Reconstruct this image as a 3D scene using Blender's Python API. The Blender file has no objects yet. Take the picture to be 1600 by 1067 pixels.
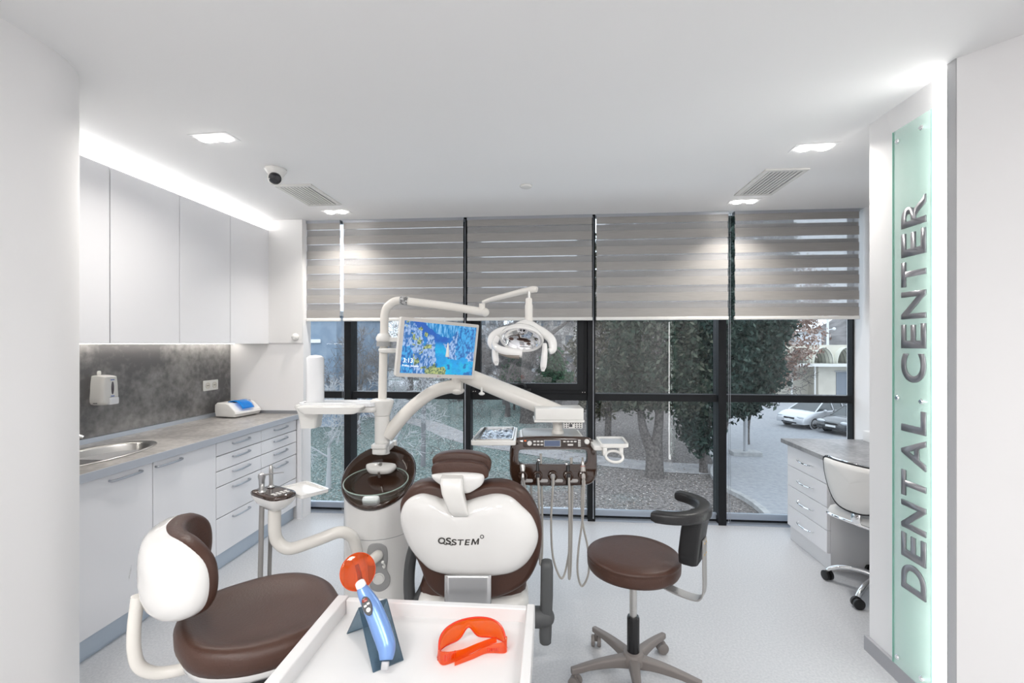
import bpy, bmesh, math, random
import numpy as np
from mathutils import Vector, Matrix
S = bpy.context.scene
C = S.collection
R = math.radians
PI = math.pi
# ------------------------------------------------------------------ camera, sky, exposure
YAW = R(4.78)                      # the room's depth axis runs a little to the right of the lens axis
cd = bpy.data.cameras.new('camera'); cam = bpy.data.objects.new('camera', cd); C.objects.link(cam)
cam.location = (0, 0, 1.5); cam.rotation_euler = (R(90), 0, YAW)
cd.sensor_fit = 'HORIZONTAL'; cd.sensor_width = 36; cd.lens = 36*730/1600
cd.shift_y = 3.5/1600; cd.clip_start = 0.02; cd.clip_end = 400
S.camera = cam
S.view_settings.view_transform = 'Standard'; S.view_settings.look = 'None'
S.view_settings.exposure = 0.12; S.view_settings.gamma = 1; S.view_settings.use_curve_mapping = False
w = bpy.data.worlds.new('overcast_sky'); S.world = w; w.use_nodes = True
wn = w.node_tree.nodes; wl = w.node_tree.links
bgn = wn['Background']; bgn.inputs['Color'].default_value = (0.80, 0.90, 1.0, 1); bgn.inputs['Strength'].default_value = 1.85
sd = bpy.data.lights.new('sun', 'SUN'); sun = bpy.data.objects.new('sun', sd); C.objects.link(sun)
sd.energy = 0.7; sd.angle = R(40); sd.color = (1, 0.97, 0.93); sun.rotation_euler = (R(38), R(14), R(-40))
P_DOWN = 4.6                      # power of each recessed spotlight, watts
P_FILL = 27.0                    # power of each unseen fill panel added to the rear ceiling
CEIL = 2.57
# ------------------------------------------------------------------ materials
MATS = {}
def mat(name, col, rough=0.5, metal=0, spec=0.5, emit=None, es=0, alpha=1, coat=0, trans=0, noise=None, bump=None, sub=0):
    """principled material; noise=(scale, col2, lo, hi, detail), bump=(scale, strength)"""
    if name in MATS: return MATS[name]
    m = bpy.data.materials.new(name); m.use_nodes = True
    n = m.node_tree.nodes; l = m.node_tree.links; b = n['Principled BSDF']
    b.inputs['Base Color'].default_value = (*col, 1); b.inputs['Roughness'].default_value = rough
    b.inputs['Metallic'].default_value = metal; b.inputs['Specular IOR Level'].default_value = spec
    b.inputs['Coat Weight'].default_value = coat; b.inputs['Coat Roughness'].default_value = 0.08
    b.inputs['Alpha'].default_value = alpha; b.inputs['Transmission Weight'].default_value = trans
    if emit: b.inputs['Emission Color'].default_value = (*emit, 1); b.inputs['Emission Strength'].default_value = es
    tc = None
    if noise or bump:
        tc = n.new('ShaderNodeTexCoord')
    if noise:
        sc, c2, lo, hi, det = noise
        t = n.new('ShaderNodeTexNoise'); t.inputs['Scale'].default_value = sc; t.inputs['Detail'].default_value = det
        r = n.new('ShaderNodeMapRange'); r.inputs['From Min'].default_value = lo; r.inputs['From Max'].default_value = hi
        mx = n.new('ShaderNodeMix'); mx.data_type = 'RGBA'
        mx.inputs[6].default_value = (*col, 1); mx.inputs[7].default_value = (*c2, 1)
        l.new(tc.outputs['Object'], t.inputs['Vector']); l.new(t.outputs['Fac'], r.inputs['Value'])
        l.new(r.outputs['Result'], mx.inputs[0]); l.new(mx.outputs[2], b.inputs['Base Color'])
    if bump:
        t = n.new('ShaderNodeTexNoise'); t.inputs['Scale'].default_value = bump[0]; t.inputs['Detail'].default_value = 5
        bp = n.new('ShaderNodeBump'); bp.inputs['Strength'].default_value = bump[1]; bp.inputs['Distance'].default_value = 0.01
        l.new(tc.outputs['Object'], t.inputs['Vector']); l.new(t.outputs['Fac'], bp.inputs['Height']); l.new(bp.outputs['Normal'], b.inputs['Normal'])
    MATS[name] = m
    return m
def clear_mat(name, tint, ior=1.45, gloss=(1, 1, 1), body=None, bodyw=0.0, rough=0.0, add=0.0):
    """thin clear sheet: see-through with a mirror reflection that grows at grazing angles"""
    m = bpy.data.materials.new(name); m.use_nodes = True; n = m.node_tree.nodes; l = m.node_tree.links
    n.remove(n['Principled BSDF']); out = n['Material Output']
    tr = n.new('ShaderNodeBsdfTransparent'); tr.inputs['Color'].default_value = (*tint, 1)
    gl = n.new('ShaderNodeBsdfGlossy'); gl.inputs['Color'].default_value = (*gloss, 1); gl.inputs['Roughness'].default_value = rough
    lw = n.new('ShaderNodeLayerWeight'); lw.inputs['Blend'].default_value = 0.5; f0 = ((ior-1)/(ior+1))**2
    pw = n.new('ShaderNodeMath'); pw.operation = 'POWER'; pw.inputs[1].default_value = 5; l.new(lw.outputs['Facing'], pw.inputs[0])
    fr = n.new('ShaderNodeMath'); fr.operation = 'MULTIPLY_ADD'; fr.inputs[1].default_value = 1-f0; fr.inputs[2].default_value = f0; l.new(pw.outputs[0], fr.inputs[0])
    mx = n.new('ShaderNodeMixShader'); src = tr
    if body:
        df = n.new('ShaderNodeBsdfTranslucent'); df.inputs['Color'].default_value = (*body, 1)
        dd = n.new('ShaderNodeBsdfDiffuse'); dd.inputs['Color'].default_value = (*body, 1)
        m1 = n.new('ShaderNodeMixShader'); m1.inputs[0].default_value = 0.5; l.new(df.outputs[0], m1.inputs[1]); l.new(dd.outputs[0], m1.inputs[2])
        m2 = n.new('ShaderNodeMixShader'); m2.inputs[0].default_value = bodyw; l.new(tr.outputs[0], m2.inputs[1]); l.new(m1.outputs[0], m2.inputs[2]); src = m2
    l.new(fr.outputs[0], mx.inputs[0]); l.new(src.outputs[0], mx.inputs[1]); l.new(gl.outputs[0], mx.inputs[2]); l.new(mx.outputs[0], out.inputs['Surface'])
    MATS[name] = m; return m
white_wall = mat('white_wall_paint', (0.87, 0.86, 0.86), 0.75, spec=0.2)
ceiling_m = mat('ceiling_paint', (0.88, 0.875, 0.87), 0.85, spec=0.1)
lacquer = mat('white_lacquer', (0.80, 0.80, 0.82), 0.30, spec=0.35)
gap_m = mat('dark_gap', (0.35, 0.35, 0.36), 0.8)
plinth_m = mat('brushed_plinth', (0.50, 0.57, 0.65), 0.42, metal=0.35)
alu = mat('satin_aluminium', (0.46, 0.48, 0.52), 0.32, metal=0.8)
edge_m = mat('grey_blue_edge', (0.42, 0.45, 0.50), 0.4, spec=0.4)
chrome = mat('chrome', (0.86, 0.87, 0.88), 0.08, metal=1)
steel = mat('brushed_steel', (0.60, 0.59, 0.57), 0.28, metal=1)
steel_d = mat('satin_steel', (0.45, 0.45, 0.46), 0.35, metal=1)
plastic = mat('white_plastic', (0.80, 0.79, 0.76), 0.22, spec=0.5)
gloss_w = mat('glossy_white_shell', (0.82, 0.81, 0.79), 0.10, spec=0.5, coat=0.5)
warm_w = mat('warm_white_tube', (0.78, 0.75, 0.70), 0.25)
brown_l = mat('brown_leather', (0.066, 0.029, 0.019), 0.42, spec=0.45, bump=(160, 0.10))
brown_p = mat('brown_gloss_plastic', (0.042, 0.020, 0.012), 0.10, spec=0.6, coat=0.6)
brown_d = mat('dark_brown_panel', (0.040, 0.028, 0.024), 0.20)
black_m = mat('black_plastic', (0.012, 0.012, 0.013), 0.42)
black_l = mat('black_leather', (0.014, 0.014, 0.015), 0.34, bump=(150, 0.12))
black_f = mat('black_aluminium_frame', (0.010, 0.011, 0.013), 0.5, spec=0.25)
silver_f = mat('silver_sill', (0.42, 0.47, 0.54), 0.35, metal=0.6)
grey_arm = mat('dark_grey_rubber', (0.075, 0.078, 0.080), 0.55)
grey_base = mat('taupe_grey_plastic', (0.19, 0.17, 0.16), 0.48)
grey_mid = mat('mid_grey_plastic', (0.36, 0.36, 0.36), 0.45)
hose_m = mat('grey_hose', (0.42, 0.40, 0.37), 0.45)
hose_d = mat('dark_grey_hose', (0.30, 0.29, 0.28), 0.5)
led_m = mat('white_led_strip', (1, 1, 1), 0.5, emit=(1, 0.99, 0.97), es=26.0)
led_p = mat('fill_panel_diffuser', (1, 1, 1), 0.5, emit=(1, 0.99, 0.97), es=2.5)
led_u = mat('white_led_strip_under', (1, 1, 1), 0.5, emit=(1, 0.95, 0.88), es=15.0)
led_g = mat('white_led_diffuser', (1, 1, 1), 0.5, emit=(1, 0.99, 0.97), es=7.5)
lamp_m = mat('spotlight_lens', (1, 1, 1), 0.5, emit=(1, 0.97, 0.93), es=22.0)
lcd_m = mat('lcd_panel', (0.02, 0.03, 0.05), 0.15, emit=(0.06, 0.08, 0.14), es=1)
glass_m = clear_mat('window_glass', (0.965, 0.98, 0.99), 1.43)
glass_m.use_backface_culling = False
bowl_m = clear_mat('clear_bowl_glass', (0.93, 0.97, 0.95), 1.6, body=(0.7, 0.8, 0.75), bodyw=0.04)
sign_gl = clear_mat('pale_green_glass', (0.93, 0.985, 0.965), 1.45, body=(0.76, 0.93, 0.88), bodyw=0.30)
sign_ed = mat('green_glass_edge', (0.25, 0.62, 0.50), 0.15, trans=0.3)
smoke_ac = clear_mat('smoky_acrylic', (0.50, 0.62, 0.70), 1.5, body=(0.18, 0.25, 0.30), bodyw=0.35)
orange_ac = clear_mat('orange_acrylic', (1.0, 0.33, 0.03), 1.5, body=(0.95, 0.22, 0.01), bodyw=0.14)
orange_g = clear_mat('orange_goggle_plastic', (1.0, 0.40, 0.08), 1.6, body=(1.0, 0.27, 0.03), bodyw=0.18)
blue_ac = clear_mat('blue_lid_plastic', (0.10, 0.60, 1.0), 1.5, body=(0.03, 0.45, 0.95), bodyw=0.65)
milky = mat('milky_plastic', (0.84, 0.85, 0.87), 0.18)
blue_met = mat('metallic_blue', (0.19, 0.33, 0.66), 0.28, metal=0.35)
print_m = mat('dark_print', (0.06, 0.06, 0.065), 0.5)
print_b = mat('blue_print', (0.05, 0.12, 0.45), 0.5)
letter_m = mat('brushed_letter_steel', (0.30, 0.30, 0.32), 0.38, metal=0.7)
fabric_w = mat('white_leatherette', (0.74, 0.73, 0.71), 0.5)
paper_m = mat('white_paper', (0.85, 0.85, 0.85), 0.8)
orange_b = mat('orange_button', (0.9, 0.16, 0.03), 0.4)
key_m = mat('light_key', (0.70, 0.68, 0.66), 0.35)
foil_m = mat('wrinkled_foil', (0.62, 0.68, 0.76), 0.20, metal=0.8, noise=(22, (0.20, 0.26, 0.33), 0.45, 0.6, 4), bump=(25, 0.8))
bark_m = mat('tree_bark', (0.055, 0.048, 0.045), 0.9, noise=(14, (0.17, 0.15, 0.14), 0.35, 0.7, 6), bump=(18, 0.8))
def concrete(name, a, b, sc, rough=0.5, fine=0.5):
    m = mat(name, a, rough); n = m.node_tree.nodes; l = m.node_tree.links; bs = n['Principled BSDF']
    tc = n.new('ShaderNodeTexCoord')
    t1 = n.new('ShaderNodeTexNoise'); t1.inputs['Scale'].default_value = sc; t1.inputs['Detail'].default_value = 8; t1.inputs['Roughness'].default_value = 0.62
    t2 = n.new('ShaderNodeTexNoise'); t2.inputs['Scale'].default_value = sc*14; t2.inputs['Detail'].default_value = 4
    ad = n.new('ShaderNodeMath'); ad.operation = 'MULTIPLY_ADD'; ad.inputs[1].default_value = fine
    r = n.new('ShaderNodeMapRange'); r.inputs['From Min'].default_value = 0.40+fine*0.5; r.inputs['From Max'].default_value = 0.62+fine*0.5
    mx = n.new('ShaderNodeMix'); mx.data_type = 'RGBA'; mx.inputs[6].default_value = (*a, 1); mx.inputs[7].default_value = (*b, 1)
    for t in (t1, t2): l.new(tc.outputs['Object'], t.inputs['Vector'])
    l.new(t2.outputs['Fac'], ad.inputs[0]); l.new(t1.outputs['Fac'], ad.inputs[2]); l.new(ad.outputs[0], r.inputs['Value'])
    l.new(r.outputs['Result'], mx.inputs[0]); l.new(mx.outputs[2], bs.inputs['Base Color'])
    return m
splash_m = concrete('concrete_laminate', (0.12, 0.116, 0.116), (0.33, 0.32, 0.31), 1.7, 0.45, 0.3)
counter_m = concrete('grey_worktop_laminate', (0.27, 0.255, 0.245), (0.47, 0.45, 0.43), 2.2, 0.38)
desk_m = concrete('grey_desk_laminate', (0.20, 0.20, 0.21), (0.36, 0.36, 0.37), 2.4, 0.35)
def floor_mat():
    m = mat('speckled_vinyl_floor', (0.56, 0.56, 0.56), 0.34, spec=0.45); n = m.node_tree.nodes; l = m.node_tree.links; bs = n['Principled BSDF']
    tc = n.new('ShaderNodeTexCoord'); t = n.new('ShaderNodeTexNoise'); t.inputs['Scale'].default_value = 95; t.inputs['Detail'].default_value = 3
    r = n.new('ShaderNodeMapRange'); r.inputs['From Min'].default_value = 0.35; r.inputs['From Max'].default_value = 0.68
    mx = n.new('ShaderNodeMix'); mx.data_type = 'RGBA'; mx.inputs[6].default_value = (0.45, 0.46, 0.48, 1); mx.inputs[7].default_value = (0.54, 0.545, 0.56, 1)
    l.new(tc.outputs['Object'], t.inputs['Vector']); l.new(t.outputs['Fac'], r.inputs['Value']); l.new(r.outputs['Result'], mx.inputs[0]); l.new(mx.outputs[2], bs.inputs['Base Color'])
    return m
floor_m = floor_mat()
# ------------------------------------------------------------------ mesh builder
def sm(pts, k=6, closed=False):
    """smooth curve through the points"""
    n = len(pts); out = []; P = [Vector(p) for p in pts]
    rng = range(n) if closed else range(n-1)
    for i in rng:
        if closed: p0, p1, p2, p3 = P[(i-1) % n], P[i], P[(i+1) % n], P[(i+2) % n]
        else: p0, p1, p2, p3 = P[max(i-1, 0)], P[i], P[i+1], P[min(i+2, n-1)]
        for j in range(k):
            t = j/k
            out.append(0.5*((2*p1)+(p2-p0)*t+(2*p0-5*p1+4*p2-p3)*t*t+(3*p1-p0-3*p2+p3)*t**3))
    if not closed: out.append(P[-1])
    return out
def rrect(x0, x1, y0, y1, r, k=5):
    r = min(r, (x1-x0)/2.001, (y1-y0)/2.001); o = []
    for cx, cy, a0 in ((x1-r, y1-r, 0), (x0+r, y1-r, 90), (x0+r, y0+r, 180), (x1-r, y0+r, 270)):
        for j in range(k+1):
            a = R(a0+90*j/k); o.append((cx+r*math.cos(a), cy+r*math.sin(a)))
    return o
def circ(cx, cy, r, n=32, ry=None):
    ry = ry or r
    return [(cx+r*math.cos(2*PI*i/n), cy+ry*math.sin(2*PI*i/n)) for i in range(n)]
def T(x, y, z): return Matrix.Translation((x, y, z))
def RX(d): return Matrix.Rotation(R(d), 4, 'X')
def RY(d): return Matrix.Rotation(R(d), 4, 'Y')
def RZ(d): return Matrix.Rotation(R(d), 4, 'Z')
XZ = Matrix(((1, 0, 0, 0), (0, 0, -1, 0), (0, 1, 0, 0), (0, 0, 0, 1)))      # local (x,y,z) -> (x,-z,y): drawing plane upright, +z towards the viewer
class G:
    def __init__(s): s.b = bmesh.new(); s.M = Matrix.Identity(4)
    def v(s, p): return s.b.verts.new(s.M @ Vector(p))
    def f(s, vs):
        try: return s.b.faces.new(vs)
        except ValueError: return None
    def loft(s, rings, cap=True, closed=True):
        vr = [[s.v(p) for p in r] for r in rings]; n = len(vr[0])
        for a, b in zip(vr, vr[1:]):
            for i in range(n if closed else n-1):
                j = (i+1) % n; s.f((a[i], a[j], b[j], b[i]))
        if cap and closed: s.f(list(reversed(vr[0]))); s.f(vr[-1])
        return s
    def box(s, x0, x1, y0, y1, z0, z1):
        return s.loft([[(x0, y0, z), (x1, y0, z), (x1, y1, z), (x0, y1, z)] for z in (z0, z1)])
    def prism(s, out, z0, z1, e=0.0):
        """outline in xy extruded along z with a small rounded edge e"""
        cx = sum(p[0] for p in out)/len(out); cy = sum(p[1] for p in out)/len(out)
        if e <= 0: return s.loft([[(x, y, z) for x, y in out] for z in (z0, z1)])
        hx = max(abs(p[0]-cx) for p in out); hy = max(abs(p[1]-cy) for p in out)
        def ins(d): return [(cx+(x-cx)*(1-d/hx), cy+(y-cy)*(1-d/hy)) for x, y in out]
        rs = []
        for a in (0, 30, 60, 90): rs.append((e*(1-math.sin(R(a))), z0+e*(1-math.cos(R(a)))))
        for a in (90, 60, 30, 0): rs.append((e*(1-math.sin(R(a))), z1-e*(1-math.cos(R(a)))))
        return s.loft([[(x, y, z) for x, y in ins(d)] for d, z in rs])
    def rbox(s, x0, x1, y0, y1, z0, z1, r=0.01, e=0.004): return s.prism(rrect(x0, x1, y0, y1, r), z0, z1, e)
    def pillow(s, out, layers):
        """outline in xy, layers = (scale about the centre, z)"""
        cx = sum(p[0] for p in out)/len(out); cy = sum(p[1] for p in out)/len(out)
        return s.loft([[(cx+(p[0]-cx)*k, cy+(p[1]-cy)*k, z) for p in out] for k, z in layers])
    def lathe(s, prof, n=32, cap=True):
        return s.loft([[(r*math.cos(2*PI*i/n), r*math.sin(2*PI*i/n), z) for i in range(n)] for r, z in prof], cap)
    def tube(s, pts, r, n=10, flat=None, cap=True, up=None):
        P = [Vector(p) for p in pts]; m = len(P); rs = r if isinstance(r, (list, tuple)) else [r]*m
        if len(rs) != m: rs = [np.interp(i/(m-1), np.linspace(0, 1, len(rs)), rs) for i in range(m)]
        t0 = (P[1]-P[0]).normalized(); u = Vector(up) if up else (Vector((0, 0, 1)) if abs(t0.z) < 0.9 else Vector((1, 0, 0)))
        u = (u-t0*u.dot(t0)).normalized(); rings = []
        for i in range(m):
            t = (P[min(i+1, m-1)]-P[max(i-1, 0)]).normalized()
            u = (u-t*u.dot(t)).normalized(); w_ = t.cross(u)
            fu = flat or 1
            rings.append([P[i]+(u*math.sin(2*PI*j/n)*fu+w_*math.cos(2*PI*j/n))*rs[i] for j in range(n)])
        return s.loft(rings, cap)
    def cyl(s, p0, p1, r0, r1=None, n=20): return s.tube([p0, p1], [r0, r0 if r1 is None else r1], n)
    def cap_tube(s, p0, p1, r, n=14, flat=None, up=None):
        """straight bar with rounded ends"""
        a, b = Vector(p0), Vector(p1); d = (b-a).normalized(); P = []; rr = []
        for k in (80, 60, 40, 20): P.append(a+d*r*(1-math.sin(R(k)))); rr.append(r*math.cos(R(k)))
        P += [a+d*r, b-d*r]; rr += [r, r]
        for k in (20, 40, 60, 80): P.append(b-d*r*(1-math.sin(R(k)))); rr.append(r*math.cos(R(k)))
        return s.tube(P, rr, n, flat, up=up)
    def sphere(s, c, r, n=18, sx=1, sy=1, sz=1):
        return s.loft([[(c[0]+r*sx*math.sin(PI*k/12)*math.cos(2*PI*i/n), c[1]+r*sy*math.sin(PI*k/12)*math.sin(2*PI*i/n), c[2]-r*sz*math.cos(PI*k/12)) for i in range(n)] for k in [0.25]+list(range(1, 12))+[11.75]])
    def torus(s, c, Rr, r, n=36, m=8, ry=None):
        ry = ry or Rr; vs = []
        for i in range(n):
            a = 2*PI*i/n; ca, sa = math.cos(a), math.sin(a)
            vs.append([s.v((c[0]+(Rr+r*math.cos(2*PI*j/m))*ca, c[1]+(ry+r*math.cos(2*PI*j/m))*sa, c[2]+r*math.sin(2*PI*j/m))) for j in range(m)])
        for i in range(n):
            for j in range(m):
                s.f((vs[i][j], vs[(i+1) % n][j], vs[(i+1) % n][(j+1) % m], vs[i][(j+1) % m]))
        return s
    def frame(s, out, inn, z0, z1, e=0.0):
        """solid plate with a hole; both outlines have the same count"""
        n = len(out); L = [[s.v((x, y, z)) for x, y in o] for o, z in ((inn, z0), (out, z0), (out, z1), (inn, z1))]
        for a in range(4):
            A, B_ = L[a], L[(a+1) % 4]
            for i in range(n): s.f((A[i], A[(i+1) % n], B_[(i+1) % n], B_[i]))
        return s
    def surf(s, fn, nu, nv, closed_u=False):
        vs = [[s.v(fn(i/nu, j/nv)) for j in range(nv+1)] for i in range(nu+(0 if closed_u else 1))]
        m = len(vs)
        for i in range(m if closed_u else m-1):
            for j in range(nv): s.f((vs[i][j], vs[(i+1) % m][j], vs[(i+1) % m][j+1], vs[i][j+1]))
        return s
MW = {}
UF = Matrix.Rotation(YAW, 4, 'Z')          # the dental unit is set 4.8 degrees askew in the room: x across, y away, z up
def obj(name, g, m, parent=None, fr=None, local=False, bevel=0, sub=0, smooth=True, ang=38, solid=0):
    me = bpy.data.meshes.new(name)
    if isinstance(g, G):
        g.b.verts.ensure_lookup_table(); bmesh.ops.recalc_face_normals(g.b, faces=g.b.faces[:]); g.b.to_mesh(me); g.b.free()
    else: me = g
    o = bpy.data.objects.new(name, me); C.objects.link(o)
    if m is not None: me.materials.append(m)
    if fr is not None: me.transform(fr)
    if parent is not None:
        o.parent = parent
        if not local: me.transform(MW[parent.name].inverted())
        MW[o.name] = MW[parent.name]
    else: MW[o.name] = Matrix.Identity(4)
    if smooth:
        me.shade_smooth()
        try: me.set_sharp_from_angle(angle=R(ang))
        except Exception: pass
    if solid: q = o.modifiers.new('thickness', 'SOLIDIFY'); q.thickness = solid; q.offset = 0
    if bevel: q = o.modifiers.new('bevel', 'BEVEL'); q.width = bevel; q.segments = 2; q.limit_method = 'ANGLE'; q.angle_limit = R(40)
    if sub: q = o.modifiers.new('sub', 'SUBSURF'); q.levels = sub; q.render_levels = sub
    return o
def tag(o, label, cat, group=None, kind=None):
    o['label'] = label; o['category'] = cat
    if group: o['group'] = group
    if kind: o['kind'] = kind
    return o
def thing(name, label, cat, loc=(0, 0, 0), rz=0, group=None, kind=None):
    o = bpy.data.objects.new(name, None); C.objects.link(o); o.location = loc; o.rotation_euler = (0, 0, rz); o.empty_display_size = 0.1
    MW[o.name] = Matrix.Translation(loc) @ Matrix.Rotation(rz, 4, 'Z')
    return tag(o, label, cat, group, kind)
def struct(name, g, m, label=None, cat=None, parent=None, **k):
    o = obj(name, g, m, parent, **k)
    if parent is None:
        o['kind'] = 'structure'
        if label: o['label'] = label; o['category'] = cat or name.split('_')[0]
    return o
def copy_tree(root, loc=None, rz=None, label=None):
    r = root.copy(); C.objects.link(r)
    if loc is not None: r.location = loc
    if rz is not None: r.rotation_euler = (0, 0, rz)
    if label: r['label'] = label
    for ch in list(root.children):
        c = ch.copy(); C.objects.link(c); c.parent = r
        for g_ in ch.children:
            d = g_.copy(); C.objects.link(d); d.parent = c
    return r
def text_me(s, size=1.0, ext=0.0, off=0.0, shear=0.0, sx=1.0, fit=None):
    cu = bpy.data.curves.new('t', 'FONT'); cu.body = s; cu.size = size; cu.extrude = ext; cu.offset = off; cu.shear = shear
    cu.align_x = 'LEFT'; o = bpy.data.objects.new('t', cu); C.objects.link(o)
    dg = bpy.context.evaluated_depsgraph_get(); me = bpy.data.meshes.new_from_object(o.evaluated_get(dg)); bpy.data.objects.remove(o); bpy.data.curves.remove(cu)
    a = np.array([v.co[:] for v in me.vertices]); lo, hi = a.min(0), a.max(0)
    me.transform(Matrix.Translation((-lo[0], -lo[1], 0)))
    if fit: me.transform(Matrix.Diagonal((fit[0]/(hi[0]-lo[0]), fit[1]/(hi[1]-lo[1]), 1, 1)))
    elif sx != 1: me.transform(Matrix.Diagonal((sx, 1, 1, 1)))
    me.materials.clear()
    return me
# ------------------------------------------------------------------ the room
YB = -2.6                                   # wall behind the camera
struct('floor', G().box(-2.95, 2.75, YB-0.1, 4.12, -0.12, 0), floor_m, 'pale grey speckled vinyl floor of the treatment room', 'floor')
struct('ceiling', G().box(-2.95, 2.75, YB-0.1, 3.90, CEIL, CEIL+0.1), ceiling_m, 'smooth white ceiling', 'ceiling')
struct('ceiling_edge', G().box(-2.95, 2.75, 3.90, 4.12, CEIL+0.02, CEIL+0.1), ceiling_m, 'ceiling strip over the blinds', 'ceiling')
struct('wall_left', G().box(-2.92, -2.80, 1.0, 4.12, 0, CEIL), white_wall, 'white wall behind the sink counter', 'wall')
struct('wall_back', G().box(-2.95, 2.75, YB-0.1, YB, 0, CEIL), white_wall, 'white wall at the rear of the room', 'wall')
struct('wall_right', G().box(2.46, 2.62, 1.885, 4.12, 0, CEIL), white_wall, 'white wall beside the desk', 'wall')
g = G()                                     # rounded wall in the left foreground
o = [(-1.80, YB)] + [(-2.13+0.33*math.cos(R(a)), 1.50+0.33*math.sin(R(a))) for a in range(0, 91, 6)] + [(-2.80, 1.83), (-2.80, YB)]
g.prism(o, 0, CEIL)
struct('wall_left_rounded', g, white_wall, 'white wall with a rounded corner', 'wall')
struct('wall_end', G().box(-2.80, -2.125, 3.86, 3.983, 0, CEIL), white_wall, 'white end wall between counter and window', 'wall')
# partition with the sign, LED groove, angled wall
struct('wall_partition', G().box(1.55, 1.75, 1.980, 2.42, 0, CEIL), white_wall, 'white partition wall carrying the glass sign', 'wall')
struct('wall_groove', G().box(1.605, 1.75, 1.928, 1.979, 0, CEIL), white_wall, 'recess of the lit groove', 'wall')
struct('trim_2', G().box(1.513, 1.75, 1.885, 1.926, 0, CEIL), mat('grey_trim', (0.50, 0.50, 0.51), 0.5), 'narrow grey edge beside the lit groove', 'trim')
g = G(); g.prism([(1.515, 1.884), (1.75, 1.884), (2.62, 1.884), (2.62, YB), (2.0, YB), (2.0, 1.34)], 0, CEIL)
struct('wall_right_angled', g, white_wall, 'white angled wall', 'wall')
t = thing('led_light_strip', 'tall vertical light strip glowing in the groove beside the glass sign', 'light', (1.56, 1.952, 0))
obj('diffuser', G().box(1.518, 1.604, 1.929, 1.975, 0.01, CEIL-0.002), led_g, t)
struct('baseboard_right', G().box(1.532, 1.549, 1.981, 2.432, 0, 0.07), mat('grey_baseboard', (0.40, 0.40, 0.42), 0.45, metal=0.2), 'grey baseboard at the foot of the partition', 'baseboard')
struct('baseboard_right_end', G().box(1.549, 1.75, 2.421, 2.432, 0, 0.07), MATS['grey_baseboard'], 'grey baseboard on the partition end', 'baseboard')
# ------------------------------------------------------------------ curtain wall: five bays
MX = [-2.86, -1.79, -0.725, 0.34, 1.41, 2.459]
Z0, ZT0, ZT1, ZTOP = 0.0, 1.015, 1.075, 2.66
for k in range(5):
    xa, xb = MX[k], MX[k+1]
    wv = thing('window_%d' % (k+1), 'floor to ceiling window bay with black frame', 'window', ((xa+xb)/2, 4.03, 0), kind='structure')
    del wv['category']
    g = G(); hw = 0.032
    if k < 4: g.box(xb-hw, xb+hw, 3.985, 4.12, Z0, ZTOP)
    else: g.box(xb-.014, xb-.0005, 4.02, 4.09, Z0, ZTOP)
    xr = xb-hw if k < 4 else xb-0.0145
    xl = xa+hw if k else -2.795
    g.box(xl, xr, 4.02, 4.11, ZT0, ZT1); g.box(xl, xr, 4.05, 4.11, Z0, 0.03); g.box(xl, xr, 4.02, 4.11, 2.60, ZTOP)
    obj('window_frame', g, black_f, wv, bevel=0.002)
    g = G(); g.box(xl, xr, 3.99, 4.05, 0.0, 0.012); g.box(xl, xr, 4.045, 4.055, 0.031, 0.075); g.box(xl, xr, 4.03, 4.06, 0.07, 0.085)
    obj('window_sill', g, silver_f, wv)
    if k == 2:
        g = G(); a0, a1, b0, b1 = xl+0.002, xr-0.002, ZT1+0.001, 2.598
        out = [(a0, b0), (a1, b0), (a1, b1), (a0, b1)]
        for (d0, d1, y) in ((0, 0.03, 4.005), (0.03, 0.085, 3.985)):
            g.M = T(0, y, 0) @ XZ
            g.frame([(a0+d0, b0+d0), (a1-d0, b0+d0), (a1-d0, b1-d0), (a0+d0, b1-d0)], [(a0+d1, b0+d1), (a1-d1, b0+d1), (a1-d1, b1-d1), (a0+d1, b1-d1)], -0.07, 0)
        s_ = obj('window_sash', g, black_f, wv, bevel=0.002)
        g = G(); g.rbox(-0.30, -0.17, 3.965, 3.984, 1.098, 1.116, 0.004, 0.003)
        g.tube(sm([(-0.215, 3.972, 1.11), (-0.215, 3.955, 1.135), (-0.235, 3.945, 1.160), (-0.285, 3.942, 1.158), (-0.345, 3.945, 1.128)], 5), [0.009, 0.010, 0.010, 0.008, 0.006], 8)
        obj('window_handle', g, black_m, wv)
        g = G()
        for x in (a0+0.02, a0+0.04, a1-0.04, a1-0.02): g.cyl((x, 3.998, 1.088), (x, 4.004, 1.088), 0.0035, n=8)
        obj('screw_caps', g, key_m, wv)
        obj('upper_glass', G().box(a0+0.085, a1-0.085, 4.028, 4.036, b0+0.085, b1-0.085), glass_m, wv, smooth=False)
    else:
        obj('upper_glass', G().box(xl+0.001, xr-0.001, 4.062, 4.070, ZT1+0.001, 2.599), glass_m, wv, smooth=False)
    obj('lower_glass', G().box(xl+0.001, xr-0.001, 4.062, 4.070, 0.086, ZT0-0.001), glass_m, wv, smooth=False)
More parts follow.
